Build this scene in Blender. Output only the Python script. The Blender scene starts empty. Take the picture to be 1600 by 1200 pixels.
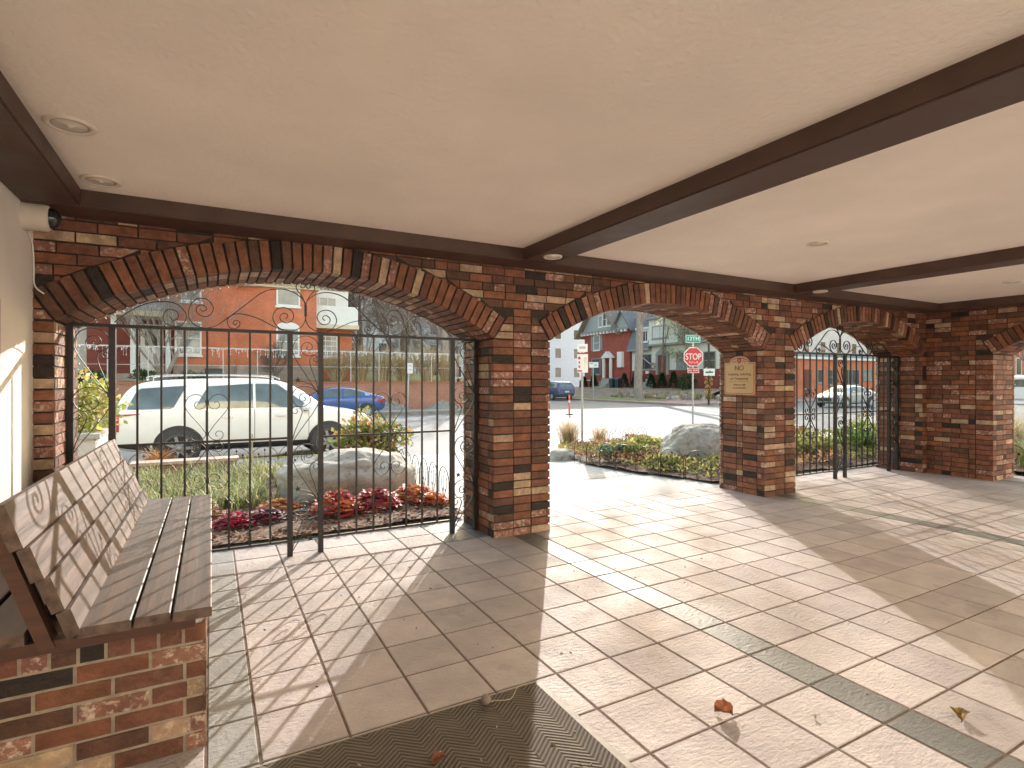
SKY, SUN, EXPO = .15, 2.0, 1.85
import bpy, math, random
from mathutils import Vector, Matrix, noise
from mathutils.bvhtree import BVHTree
PI = math.pi
rad = math.radians
random.seed(7)
S = bpy.context.scene
COL = S.collection

# ------------------------------------------------------------------ mesh builder
class MB:
    def __init__(s):
        s.v = []; s.f = []; s.c = []; s.sm = []
    def face(s, pts, col=(1, 1, 1, 0), smooth=False):
        n = len(s.v); s.v.extend([tuple(p) for p in pts]); s.f.append(tuple(range(n, n + len(pts)))); s.c.append(col); s.sm.append(smooth)
    def grid(s, rows, col=(1, 1, 1, 0), closed=False, smooth=True):
        n = len(s.v); w = len(rows[0])
        for r in rows: s.v.extend([tuple(p) for p in r])
        for i in range(len(rows) - 1):
            for j in range(w if closed else w - 1):
                k = (j + 1) % w
                s.f.append((n + i * w + j, n + i * w + k, n + (i + 1) * w + k, n + (i + 1) * w + j)); s.c.append(col); s.sm.append(smooth)
    def box(s, x0, x1, y0, y1, z0, z1, col=(1, 1, 1, 0), M=None):
        P = [Vector((x, y, z)) for z in (z0, z1) for y in (y0, y1) for x in (x0, x1)]
        if M: P = [M @ p for p in P]
        n = len(s.v); s.v.extend([tuple(p) for p in P])
        for q in ((0, 2, 3, 1), (4, 5, 7, 6), (0, 1, 5, 4), (2, 6, 7, 3), (0, 4, 6, 2), (1, 3, 7, 5)):
            s.f.append(tuple(n + i for i in q)); s.c.append(col); s.sm.append(False)
    def hexa(s, P, col=(1, 1, 1, 0)):
        n = len(s.v); s.v.extend([tuple(p) for p in P])
        for q in ((0, 2, 3, 1), (4, 5, 7, 6), (0, 1, 5, 4), (2, 6, 7, 3), (0, 4, 6, 2), (1, 3, 7, 5)):
            s.f.append(tuple(n + i for i in q)); s.c.append(col); s.sm.append(False)
    def tube(s, pts, r, n=6, col=(1, 1, 1, 0), cap=True):
        pts = [Vector(p) for p in pts]; rows = []
        rs = r if isinstance(r, (list, tuple)) else [r] * len(pts)
        for i, p in enumerate(pts):
            d = (pts[min(i + 1, len(pts) - 1)] - pts[max(i - 1, 0)])
            d = d.normalized() if d.length > 1e-9 else Vector((0, 0, 1))
            a = d.cross(Vector((0, 0, 1)) if abs(d.z) < .95 else Vector((1, 0, 0))).normalized(); b = d.cross(a)
            rows.append([p + (a * math.cos(2 * PI * k / n) + b * math.sin(2 * PI * k / n)) * rs[i] for k in range(n)])
        s.grid(rows, col, closed=True)
        if cap: s.face(rows[0], col); s.face(rows[-1], col)
    def strip(s, path, y, t, d, col=(1, 1, 1, 0)):
        """flat bar swept along an (x, z) path in the plane y: thickness t in the plane, depth d along y"""
        rows = []
        for i, (x, z) in enumerate(path):
            a = path[max(i - 1, 0)]; b = path[min(i + 1, len(path) - 1)]
            dx, dz = b[0] - a[0], b[1] - a[1]; l = math.hypot(dx, dz) or 1; nx, nz = -dz / l * t / 2, dx / l * t / 2
            rows.append([(x + nx, y - d / 2, z + nz), (x + nx, y + d / 2, z + nz), (x - nx, y + d / 2, z - nz), (x - nx, y - d / 2, z - nz)])
        s.grid(rows, col, closed=True, smooth=False)
        s.face(rows[0], col); s.face(rows[-1], col)
    def prism(s, poly, y0, y1, col=(1, 1, 1, 0), side=None):
        """(x, z) polygon extruded from y0 to y1"""
        a = [(x, y0, z) for x, z in poly]; b = [(x, y1, z) for x, z in poly]
        s.face(a, col); s.face(b, col); n = len(poly)
        for i in range(n): s.face([a[i], a[(i + 1) % n], b[(i + 1) % n], b[i]], side or col)
    def slab(s, poly, z0, z1, col=(1, 1, 1, 0)):
        a = [(x, y, z0) for x, y in poly]; b = [(x, y, z1) for x, y in poly]
        s.face(a, col); s.face(b, col); n = len(poly)
        for i in range(n): s.face([a[i], a[(i + 1) % n], b[(i + 1) % n], b[i]], col)
    def lathe(s, prof, c, n=20, axis='z', col=(1, 1, 1, 0), smooth=True, cap=True):
        rows = []
        for r, h in prof:
            row = []
            for k in range(n):
                u, w = r * math.cos(2 * PI * k / n), r * math.sin(2 * PI * k / n)
                row.append({'z': (c[0] + u, c[1] + w, c[2] + h), 'x': (c[0] + h, c[1] + u, c[2] + w), 'y': (c[0] + u, c[1] + h, c[2] + w)}[axis])
            rows.append(row)
        s.grid(rows, col, closed=True, smooth=smooth)
        if cap: s.face(rows[0], col); s.face(rows[-1], col)
    def mesh(s, name, off=(0, 0, 0)):
        me = bpy.data.meshes.new(name)
        ox, oy, oz = off
        me.from_pydata([(x - ox, y - oy, z - oz) for x, y, z in s.v], [], s.f)
        me.polygons.foreach_set('use_smooth', s.sm)
        at = me.attributes.new('Col', 'FLOAT_COLOR', 'FACE')
        at.data.foreach_set('color', [q for c in s.c for q in (c if len(c) == 4 else (*c, 0))])
        me.update()
        return me

def spline(p, n=6):
    out = []
    for i in range(len(p) - 1):
        a, b, c, d = p[max(i - 1, 0)], p[i], p[i + 1], p[min(i + 2, len(p) - 1)]
        for k in range(n):
            t = k / n
            out.append(tuple(.5 * (2 * b[j] + (c[j] - a[j]) * t + (2 * a[j] - 5 * b[j] + 4 * c[j] - d[j]) * t * t + (3 * b[j] - a[j] - 3 * c[j] + d[j]) * t ** 3) for j in range(len(b))))
    out.append(tuple(p[-1]))
    return out

# ------------------------------------------------------------------ objects
def props(o, label=None, cat=None, group=None, kind=None):
    if label: o['label'] = label
    if cat: o['category'] = cat
    if group: o['group'] = group
    if kind: o['kind'] = kind
    return o
def thing(name, label, cat, loc=(0, 0, 0), group=None, rz=0.0):
    o = bpy.data.objects.new(name, None); COL.objects.link(o); o.location = loc; o.rotation_euler = (0, 0, rz); o.empty_display_size = .1
    return props(o, label, cat, group)
def add(name, mb, mat, parent=None, local=False, label=None):
    """one mesh object; its vertices are in world space (or, local=True, in the root's own space)"""
    off = (0, 0, 0)
    if parent is not None and not local:
        p = parent
        while p.parent: p = p.parent
        off = p.location
    me = mb.mesh(name, off) if isinstance(mb, MB) else mb
    if mat: me.materials.clear(); me.materials.append(mat)
    o = bpy.data.objects.new(name, me); COL.objects.link(o)
    if parent is not None: o.parent = parent
    if label: o['label'] = label
    return o
def solo(name, mb, mat, label, cat, group=None):
    return props(add(name, mb, mat), label, cat, group)
def struct(name, mb, mat): return props(add(name, mb, mat), kind='structure')
def stuff(name, mb, mat): return props(add(name, mb, mat), kind='stuff')
def copy_tree(o, parent=None):
    c = o.copy(); COL.objects.link(c)
    if parent is not None: c.parent = parent
    for ch in list(o.children): copy_tree(ch, c)
    return c
def lettering(name, s, size, mat, parent, M, ext=.0015, align='CENTER'):
    cu = bpy.data.curves.new(name, 'FONT'); cu.body = s; cu.size = size; cu.extrude = ext; cu.align_x = align; cu.align_y = 'CENTER'
    t = bpy.data.objects.new(name, cu); COL.objects.link(t)
    bpy.context.view_layer.update()
    me = bpy.data.meshes.new_from_object(t.evaluated_get(bpy.context.evaluated_depsgraph_get()))
    bpy.data.objects.remove(t); me.transform(M)
    return add(name, me, mat, parent, local=True)

# ------------------------------------------------------------------ materials
class NT:
    def __init__(s, name):
        s.m = bpy.data.materials.new(name); s.m.use_nodes = True; s.t = s.m.node_tree; s.N = s.t.nodes; s.L = s.t.links
        s.b = s.N['Principled BSDF']
    def n(s, t, **k):
        x = s.N.new(t)
        for a, b in k.items():
            if a in x.inputs: x.inputs[a].default_value = b
            else: setattr(x, a, b)
        return x
    def l(s, a, b): s.L.new(a, b)
    def coord(s, scale=(1, 1, 1), kind='Object'):
        c = s.n('ShaderNodeTexCoord'); m = s.n('ShaderNodeMapping'); m.inputs['Scale'].default_value = scale; s.l(c.outputs[kind], m.inputs['Vector']); return m.outputs['Vector']
    def noise(s, vec, scale, detail=4, rough=.55):
        x = s.n('ShaderNodeTexNoise'); x.inputs['Scale'].default_value = scale; x.inputs['Detail'].default_value = detail; x.inputs['Roughness'].default_value = rough; s.l(vec, x.inputs['Vector']); return x.outputs['Fac']
    def ramp(s, fac, stops):
        r = s.n('ShaderNodeValToRGB'); e = r.color_ramp.elements
        while len(e) < len(stops): e.new(.5)
        for q, (p, c) in zip(e, stops): q.position = p; q.color = c if len(c) == 4 else (*c, 1)
        s.l(fac, r.inputs['Fac']); return r.outputs['Color']
    def mix(s, fac, a, b, mode='MIX'):
        x = s.n('ShaderNodeMix', data_type='RGBA', blend_type=mode)
        for v, i in ((fac, 0), (a, 6), (b, 7)):
            if isinstance(v, (int, float)): x.inputs[i].default_value = v
            elif isinstance(v, tuple): x.inputs[i].default_value = v if len(v) == 4 else (*v, 1)
            else: s.l(v, x.inputs[i])
        return x.outputs[2]
    def math(s, op, a, b=None):
        x = s.n('ShaderNodeMath', operation=op)
        for v, i in ((a, 0), (b, 1)):
            if v is None: continue
            if isinstance(v, (int, float)): x.inputs[i].default_value = v
            else: s.l(v, x.inputs[i])
        return x.outputs[0]
    def bump(s, h, strength=.3, dist=.01, prev=None):
        x = s.n('ShaderNodeBump'); x.inputs['Strength'].default_value = strength; x.inputs['Distance'].default_value = dist; s.l(h, x.inputs['Height'])
        if prev is not None: s.l(prev, x.inputs['Normal'])
        return x.outputs['Normal']
    def out(s, col=None, rough=None, nrm=None, metal=None, spec=None):
        for k, v in (('Base Color', col), ('Roughness', rough), ('Normal', nrm), ('Metallic', metal), ('Specular IOR Level', spec)):
            if v is None: continue
            if isinstance(v, (int, float)): s.b.inputs[k].default_value = v
            elif isinstance(v, tuple): s.b.inputs[k].default_value = (*v, 1)
            else: s.l(v, s.b.inputs[k])
        return s.m
MATS = {}
def M(name, col, rough=.6, var=.15, scale=8, bump=0., bscale=40, metal=0., spec=.5, stretch=(1, 1, 1)):
    if name in MATS: return MATS[name]
    t = NT(name); v = t.coord(stretch)
    f = t.noise(v, scale, 5)
    lo = tuple(c * (1 - var) for c in col); hi = tuple(min(1, c * (1 + var)) for c in col)
    c = t.ramp(f, [(.3, lo), (.7, hi)])
    n = t.bump(t.noise(v, bscale, 5), bump, .01) if bump else None
    MATS[name] = t.out(c, rough, n, metal, spec); return MATS[name]
def MC(name, rough=.7, var=.2, scale=14, bump=0., bscale=60, spec=.4, fleck=False, flecks=(.62, .5, .38)):
    """takes each face's own colour from 'Col'; alpha = how much pale fleck that brick / leaf carries"""
    if name in MATS: return MATS[name]
    t = NT(name); v = t.coord()
    a = t.n('ShaderNodeAttribute', attribute_name='Col')
    f = t.noise(v, scale, 6)
    c = t.mix(1., a.outputs['Color'], t.ramp(f, [(.28, (1 - var,) * 3), (.72, (1 + var,) * 3)]), 'MULTIPLY')
    if fleck:
        w = t.noise(v, 30, 8, .7); k = t.ramp(w, [(.5, (0, 0, 0)), (.6, (1, 1, 1))])
        c = t.mix(t.math('MULTIPLY', k, a.outputs['Alpha']), c, flecks)
    n = t.bump(t.noise(v, bscale, 6), bump, .01) if bump else None
    MATS[name] = t.out(c, rough, n, None, spec); return MATS[name]

brick_m = MC('glazed_clinker_brick', .6, .36, 13, .75, 48, .35, True)
mortar_dark = M('dark_mortar', (.05, .034, .024), .95, .25, 20, .4, 80)
mortar_pale = M('grey_mortar', (.30, .24, .18), .95, .2, 30, .5, 90)
plaster = M('ceiling_plaster', (.88, .785, .695), .9, .08, .9, .6, 34)
wall_paint = M('white_stucco', (.80, .74, .67), .85, .05, 3, .3, 60)
def beam_mat():
    t = NT('brown_beam_paint'); v = t.coord(); f = t.noise(v, 4, 6)
    c = t.ramp(f, [(.3, (.055, .027, .019)), (.7, (.092, .048, .034))])
    k = t.ramp(t.noise(t.coord((3, 9, 9)), 6, 8, .75), [(.63, (0, 0, 0)), (.70, (.45, .45, .45))])
    c = t.mix(k, c, (.3, .22, .17))
    return t.out(c, t.ramp(f, [(.3, (.4,) * 3), (.7, (.6,) * 3)]), t.bump(t.noise(v, 26, 6), .2, .006))
beam_m = beam_mat()
iron = M('black_wrought_iron', (.022, .017, .015), .42, .3, 30, .12, 120)
white_p = M('white_paint', (.8, .79, .76), .5, .05, 6)
concrete = M('pale_concrete', (.40, .38, .35), .85, .14, 1.3, .25, 60)
asphalt = M('asphalt', (.20, .195, .19), .85, .16, .5, .3, 90)
soil = M('bark_mulch_soil', (.12, .07, .045), .95, .5, 25, 1., 40)
def leaf_mat():
    t = NT('leaf'); a = t.n('ShaderNodeAttribute', attribute_name='Col'); f = t.noise(t.coord(), 30, 4)
    c = t.mix(1., a.outputs['Color'], t.ramp(f, [(.28, (.78,) * 3), (.72, (1.22,) * 3)]), 'MULTIPLY')
    t.out(c, .5, None, None, .35); tr = t.n('ShaderNodeBsdfTranslucent'); t.l(c, tr.inputs['Color']); mx = t.n('ShaderNodeMixShader'); mx.inputs[0].default_value = .4
    o = t.N['Material Output']; t.l(t.b.outputs[0], mx.inputs[1]); t.l(tr.outputs[0], mx.inputs[2]); t.l(mx.outputs[0], o.inputs['Surface']); return t.m
leafm = leaf_mat(); chipm = MC('bark_chip', .95, .3, 30, 0, 60, .1)
bark_m = M('grey_bark', (.17, .135, .11), .9, .35, 9, .7, 25, stretch=(1, 1, .3))
bark_pale = M('pale_bark', (.34, .28, .24), .9, .3, 9, .5, 25, stretch=(1, 1, .3))
lawn = M('dry_lawn', (.20, .19, .075), .95, .35, 3, .6, 60)
glass_dk = M('dark_glass', (.03, .034, .036), .06, .1, 2, spec=.8)
rubber = M('black_rubber', (.05, .048, .046), .75, .2, 20)
chrome = M('bright_metal', (.6, .6, .6), .25, .08, 20, metal=1.)
steel = M('galvanised_steel', (.42, .43, .43), .45, .12, 12, metal=.6)

# tile: slate-like relief
def tile_mat():
    t = NT('slate_relief_tile'); v = t.coord()
    a = t.n('ShaderNodeAttribute', attribute_name='Col')
    f = t.noise(v, 5, 6); g = t.noise(v, 38, 6)
    c = t.mix(1., a.outputs['Color'], t.ramp(f, [(.3, (.86, .86, .86)), (.7, (1.12, 1.1, 1.08))]), 'MULTIPLY')
    c = t.mix(t.ramp(g, [(.62, (0, 0, 0)), (.8, (.35, .35, .35))]), c, (.2, .16, .14))
    st = t.noise(v, .75, 7, .6); c = t.mix(t.ramp(st, [(.5, (0, 0, 0)), (.7, (.4, .4, .4))]), c, (.27, .25, .235))
    s2 = t.noise(v, 2.1, 9, .7); c = t.mix(t.ramp(s2, [(.595, (0, 0, 0)), (.625, (.28, .28, .28)), (.70, (.1, .1, .1))]), c, (.19, .17, .16))
    w = t.n('ShaderNodeTexWave', wave_type='BANDS'); w.inputs['Scale'].default_value = 1.4; w.inputs['Distortion'].default_value = 9; w.inputs['Detail'].default_value = 5; w.inputs['Detail Scale'].default_value = 2.4; t.l(v, w.inputs['Vector'])
    vm = t.coord((1, 1.9, 1))
    n1 = t.bump(t.noise(vm, 30, 8, .64), .9, .014)
    n2 = t.bump(w.outputs['Fac'], .12, .008, n1)
    r = t.ramp(t.noise(v, 3.2, 5), [(.35, (.52,) * 3), (.65, (.72,) * 3)])
    # the grey strips (alpha 1) are smoother
    r2 = t.mix(a.outputs['Alpha'], r, (.36, .36, .36))
    nm = t.n('ShaderNodeMix', data_type='VECTOR'); t.l(t.math('MULTIPLY', a.outputs['Alpha'], .7), nm.inputs[0]); t.l(n2, nm.inputs[4])
    gg = t.n('ShaderNodeNewGeometry'); t.l(gg.outputs['Normal'], nm.inputs[5])
    return t.out(c, r2, nm.outputs[1], None, .13)
tile_m = tile_mat()
grout = M('brown_grout', (.13, .085, .06), .95, .25, 30, .4, 90)

def wood_mat(name, c0, c1, rough, axis):
    t = NT(name); sc = [26, 26, 26]; sc[axis] = .9; v = t.coord(tuple(sc))
    f = t.noise(v, 1.0, 6, .6)
    w = t.n('ShaderNodeTexWave', wave_type='RINGS', rings_direction='Y'); w.inputs['Scale'].default_value = .6; w.inputs['Distortion'].default_value = 4; w.inputs['Detail'].default_value = 3
    sc2 = [9, 9, 9]; sc2[axis] = .8; t.l(t.coord(tuple(sc2)), w.inputs['Vector'])
    k = t.math('ADD', t.math('MULTIPLY', f, .9), t.math('MULTIPLY', w.outputs['Fac'], .1))
    c = t.ramp(k, [(.3, c0), (.66, c1)])
    n = t.bump(k, .8, .004)
    return t.out(c, t.ramp(f, [(.3, (rough - .1,) * 3), (.7, (rough + .1,) * 3)]), n, None, .32)
wood = wood_mat('stained_pine', (.05, .031, .023), (.155, .100, .076), .52, 1)
wood_d = wood_mat('dark_stained_pine', (.055, .026, .017), (.11, .05, .032), .5, 0)

def boulder_mat():
    t = NT('pitted_granite'); v = t.coord()
    f = t.noise(v, 2.5, 8, .65); g = t.noise(v, 16, 6, .7)
    c = t.ramp(f, [(.3, (.30, .26, .21)), (.55, (.47, .42, .35)), (.75, (.56, .51, .44))])
    c = t.mix(t.ramp(g, [(.56, (0, 0, 0)), (.66, (.8, .8, .8))]), c, (.17, .14, .12))
    n = t.bump(g, .7, .03, t.bump(t.noise(v, 60, 5), .5, .008))
    return t.out(c, .9, n)
rock = boulder_mat()

def mat_mat():
    t = NT('herringbone_rubber_mat'); c = t.n('ShaderNodeTexCoord'); x = t.n('ShaderNodeSeparateXYZ'); t.l(c.outputs['Object'], x.inputs[0])
    ax = t.math('MULTIPLY', x.outputs[0], 1 / .17); fr = t.math('ABSOLUTE', t.math('SUBTRACT', t.math('FRACT', ax), .5))
    zz = t.math('ADD', t.math('MULTIPLY', x.outputs[1], 1.), t.math('MULTIPLY', fr, .14))
    st = t.math('FRACT', t.math('MULTIPLY', zz, 1 / .021))
    h = t.math('ABSOLUTE', t.math('SUBTRACT', st, .5))
    v = t.coord(); f = t.noise(v, 7, 6)
    col = t.mix(t.ramp(h, [(.1, (0, 0, 0)), (.35, (1, 1, 1))]), (.03, .023, .017), (.13, .098, .068))
    col = t.mix(t.ramp(f, [(.45, (0, 0, 0)), (.8, (.4, .4, .4))]), col, (.17, .14, .11))
    n = t.bump(h, .9, .012, t.bump(t.noise(v, 220, 3), .5, .003))
    return t.out(col, .9, n)
mat_m = mat_mat()

def brickpat(name, c1, c2, mortar, scale, rot=None, bw=.5, rh=.25, squash=1):
    t = NT(name); c = t.n('ShaderNodeTexCoord'); m = t.n('ShaderNodeMapping'); t.l(c.outputs['Object'], m.inputs['Vector'])
    if rot: m.inputs['Rotation'].default_value = rot
    b = t.n('ShaderNodeTexBrick'); t.l(m.outputs['Vector'], b.inputs['Vector'])
    b.inputs['Scale'].default_value = scale; b.inputs['Color1'].default_value = (*c1, 1); b.inputs['Color2'].default_value = (*c2, 1); b.inputs['Mortar'].default_value = (*mortar, 1)
    b.inputs['Mortar Size'].default_value = .012; b.inputs['Brick Width'].default_value = bw; b.inputs['Row Height'].default_value = rh; b.inputs['Bias'].default_value = -.1
    f = t.noise(t.coord(), 1.2, 6)
    col = t.mix(1., b.outputs['Color'], t.ramp(f, [(.3, (.82,) * 3), (.7, (1.15,) * 3)]), 'MULTIPLY')
    return t.out(col, .85, t.bump(b.outputs['Fac'], -.3, .006))
XZ = (rad(90), 0, 0); YZ = (rad(90), 0, rad(90))
def rotm(z): return Matrix.Rotation(z, 4, 'Z')

# ------------------------------------------------------------------ the ground outside
def sstep(a, b, x):
    t = max(0, min(1, (x - a) / (b - a))); return t * t * (3 - 2 * t)
def g(x, y):
    if y <= 5: return 0.
    if y > 12.06: return -.35
    return -.2 * min(1, (y - 5) / 7) - .13 * sstep(2.4, 3.6, x) * sstep(8, 12, y)
# ================================================================== PORCH
PAL = [((.235, .092, .047), 0, .28), ((.18, .068, .041), .05, .25), ((.12, .056, .033), 0, .18), ((.03, .02, .015), 0, .06), ((.42, .28, .18), .45, .10), ((.28, .125, .088), .75, .13)]
DK = [.95]
def brickcol():
    r = random.random() * sum(p[2] for p in PAL)
    for c, a, w in PAL:
        r -= w
        if r <= 0: break
    k = random.uniform(.85, 1.15) * DK[0]
    return (c[0] * k, c[1] * k * random.uniform(.95, 1.05), c[2] * k, a * random.uniform(.6, 1.1))
CH = .0688; J = .0105
class Frame:
    """u along the wall, n out of its face, z up"""
    def __init__(s, o, u, n): s.o = Vector(o); s.u = Vector(u); s.n = Vector(n)
    def p(s, u, z, d): return s.o + s.u * u + s.n * d + Vector((0, 0, z))
def brick(mb, F, u0, u1, z0, z1, d0, d1, rings=()):
    j = random.uniform(-.0015, .0015); d = d1 + random.uniform(-.002, .002); t = random.uniform(-.0015, .0015)
    P = []; ends = []
    for z in (z0 + j, z1 + j):
        a, b = u0, u1
        for c in rings:          # cut the brick along the back of the arch ring
            if z - CZ < (ROUT + .011) * math.cos(A0): continue
            q = (ROUT + .011) ** 2 - (z - CZ) ** 2
            if q <= 0: continue
            h = math.sqrt(q)
            if (u0 + u1) / 2 < c: b = max(a, min(b, c - h))
            else: a = min(b, max(a, c + h))
        ends.append((a, b))
    if all(b - a < .012 for a, b in ends): return
    for z, (a, b) in zip((z0 + j, z1 + j), ends):
        for dd in (d0, d):
            for u in (a, b): P.append(F.p(u, z, dd + (t if (u == b and dd == d) else 0)))
    mb.hexa(P, brickcol())
W_T = .65; ZS = 1.72; HALF = 1.48; RIN = 2.7335; CZ = ZS - math.sqrt(RIN ** 2 - HALF ** 2); ROUT = RIN + .2; A0 = math.asin(HALF / RIN)
ZTOP = 2.36
def zarc(u, c, r=RIN): return CZ + math.sqrt(max(0, r * r - (u - c) ** 2))

def arcade(root, F, length, arches, z1, first_mid=True):
    """brick wall with segmental arches; arches = list of opening starts (u)"""
    core = MB(); d = -.009
    us = [0.]
    for a in arches: us += [a, a + 2 * HALF]
    us.append(length + .06); us[0] = -.06
    def wallpart(u0, u1):
        P = [F.p(u, z, dd) for z in (0, 2.9) for dd in (d, -W_T + .009) for u in (u0, u1)]
        core.hexa(P)
    for i in range(0, len(us), 2):
        if us[i + 1] - us[i] > .02: wallpart(us[i] + (.009 if i else 0), us[i + 1] - (.009 if i + 2 < len(us) else 0))
    for a in arches:
        c = a + HALF; n = 28; R = RIN + .009
        ps = [(c + (HALF + .009) * math.sin(0) + R * math.sin(-A0 + 2 * A0 * k / n), CZ + R * math.cos(-A0 + 2 * A0 * k / n)) for k in range(n + 1)]
        ps[0] = (a - .009, ps[0][1]); ps[-1] = (a + 2 * HALF + .009, ps[-1][1])
        for (ua, za), (ub, zb) in zip(ps, ps[1:]):
            for dd in (d, -W_T + .009): core.face([F.p(ua, za, dd), F.p(ub, zb, dd), F.p(ub, 2.9, dd), F.p(ua, 2.9, dd)])
            core.face([F.p(ua, za, d), F.p(ub, zb, d), F.p(ub, zb, -W_T + .009), F.p(ua, za, -W_T + .009)])
    add('mortar_core', core, mortar_dark, root)
    # running bond face
    mb = MB(); ncol = int(z1 / CH)
    RW = .19
    piers = []
    for i in range(0, len(us), 2): piers.append((max(0, us[i]), min(length, us[i + 1]), i > 0, i + 2 < len(us)))
    def inside(u, z):
        for a in arches:
            c = a + HALF
            if a - .02 < u < a + 2 * HALF + .02 and z < ZS: return True
            if math.hypot(u - c, z - CZ) < RIN + .1 and abs(u - c) < ROUT * math.sin(A0) + .03 and z > ZS - .02: return True
        return False
    zr = 1.93  # rim columns end
    def in_rim(u, z):
        if z > zr: return False
        for p0, p1, l, r in piers:
            if l and p0 - .001 <= u <= p0 + RW: return True
            if r and p1 - RW <= u <= p1 + .001: return True
            if l and r and p0 <= u <= p1 and p1 - p0 < .7: return True
        return False
    for k in range(int(math.ceil(z1 / CH))):
        z0 = k * CH; zt = min(z0 + CH - J, z1); off = (k % 2) * .105 + random.uniform(-.008, .008)
        u = -off
        while u < length:
            L = .2 if random.random() < .84 else .1
            a, b = max(u, 0), min(u + L, length); u += L + J
            if b - a < .02: continue
            # clip against rims
            segs = [(a, b)]
            if z0 < zr:
                cut = []
                for p0, p1, l, r in piers:
                    if l and r and p1 - p0 < .7: cut.append((p0, p1))
                    else:
                        if l: cut.append((p0, p0 + RW + J))
                        if r: cut.append((p1 - RW - J, p1))
                for c0, c1 in cut:
                    ns = []
                    for s0, s1 in segs:
                        if s1 <= c0 or s0 >= c1: ns.append((s0, s1)); continue
                        if s0 < c0 - .02: ns.append((s0, c0))
                        if s1 > c1 + .02: ns.append((c1, s1))
                    segs = ns
            for s0, s1 in segs:
                if inside((s0 + s1) / 2, (z0 + zt) / 2): continue
                brick(mb, F, s0, s1, z0, zt, -.04, 0, [q + HALF for q in arches])
    add('brick_face', mb, brick_m, root)
    # piers: stack-bonded rim columns and reveals
    D = [0, .10, .20, .09, .20, .06]
    for p0, p1, l, r in piers:
        pm = MB()
        for k in range(int(zr / CH) + 1):
            z0 = k * CH; zt = z0 + CH - J
            cols = []
            if l: cols.append((p0, p0 + RW))
            if r: cols.append((p1 - RW, p1))
            if l and r and p1 - p0 < .7: cols.append((p0 + RW + J, p1 - RW - J))
            for a, b in cols:
                if z0 > ZS - .03 and not (l and r and a > p0 and b < p1):
                    # cut courses beside the first voussoir
                    e = [ZS and (z - CZ) * math.tan(A0) - HALF + .012 for z in (max(z0, ZS), zt)]
                    if e[1] > RW - .02: continue
                    P = []
                    for z, q in zip((max(z0, ZS + .004), zt), e):
                        ua, ub = (a + q, b) if (r and b == p1) is False else (a, b - q)
                        for dd in (-.04, .004):
                            for u in (ua, ub): P.append(F.p(u, z, dd))
                    pm.hexa(P, brickcol()); continue
                edge = (l and a == p0) or (r and b == p1)
                brick(pm, F, a, b, z0, zt, -.04, .005 if edge else 0, [q + HALF for q in arches])
        for side, ue in ((l, p0), (r, p1)):
            if not side: continue
            un = -1 if ue == p0 else 1
            G = Frame(F.p(ue, 0, 0), -F.n, F.u * un)
            for k in range(25):
                z0 = k * CH; x = .001
                for q, wd in enumerate(D[1:]):
                    if q: brick(pm, G, x, x + wd - .008, z0, z0 + CH - J, -.04, 0)
                    else: brick(pm, G, x - .004, x + wd - .008, z0, z0 + CH - J, -.04, .001)
                    x += wd
        if pm.v: add('pier', pm, brick_m, root)
    for a in arches:
        am = MB(); c = a + HALF; N = 46; da = 2 * A0 / N
        for k in range(N):
            t0 = -A0 + da * k + .0026; t1 = -A0 + da * (k + 1) - .0026
            dd = .012 + random.uniform(-.002, .002)
            P = [F.p(c + r * math.sin(t), CZ + r * math.cos(t), q) for r in (RIN, ROUT) for q in (-.04, dd) for t in (t0, t1)]
            am.hexa(P, brickcol())
            x = .10
            for wd in D[2:]:
                j = random.uniform(-.002, .002)
                P = [F.p(c + r * math.sin(t), CZ + r * math.cos(t), -q) for r in (RIN + j, RIN + .04) for q in (x + .003, x + wd - .005) for t in (t0, t1)]
                am.hexa(P, brickcol()); x += wd
            P = [F.p(c + r * math.sin(t), CZ + r * math.cos(t), -q) for r in (RIN, RIN + .04) for q in (.042, .097) for t in (t0, t1)]
            am.hexa(P, am.c[-1 - 4 * 6])
        add('arch', am, brick_m, root)

random.seed(14)
front = thing('brick_arcade_wall', 'long brown brick wall with three arches facing the garden and street', 'wall', (2, 4.5, 0))
FA = Frame((-.93, 4.24, 0), (1, 0, 0), (0, -1, 0))
AR = [.10, 3.63, 7.16]
arcade(front, FA, 10.23, AR, ZTOP)
right = thing('brick_arcade_wall', 'brown brick side wall at the far right end with one arch cut by the picture edge', 'wall', (9.6, 2, 0))
FR = Frame((9.3, 4.24, 0), (0, -1, 0), (-1, 0, 0))
arcade(right, FR, 4.7, [.80], ZTOP)

# left stucco wall
mb = MB(); mb.box(-1.15, -.93, -.6, 4.86, 0, 2.9)
solo('stucco_wall', mb, wall_paint, 'off-white stucco wall behind the wooden bench at the left edge', 'wall')

# ceiling and beams
mb = MB(); mb.box(-.93, 9.3, -.35, 4.24, 2.45, 2.62); struct('ceiling', mb, plaster)
mb = MB(); mb.box(-1.3, 10.1, -.4, 5.0, 2.9, 3.0); struct('roof_slab', mb, concrete)
def beam(x0, x1, y0, y1, z0, label):
    mb = MB(); e = .008
    P = []
    mb.box(x0, x1, y0, y1, z0 + e, 2.452); mb.box(x0 + e, x1 - e, y0 + e * (y0 > -1), y1 - e, z0, z0 + e)
    return solo('ceiling_beam', mb, beam_m, label, 'beam', 'brown ceiling beams')
mb = MB(); mb.box(-.93, 9.3, 3.95, 4.2395, 2.358, 2.452); mb.box(-.92, 9.29, 3.958, 4.235, 2.35, 2.358)
solo('ceiling_beam', mb, beam_m, 'long brown beam running along the top of the three arches', 'beam', 'brown ceiling beams')
beam(-.93, -.655, -.35, 3.95, 2.35, 'brown beam against the white stucco wall above the bench')
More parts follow.
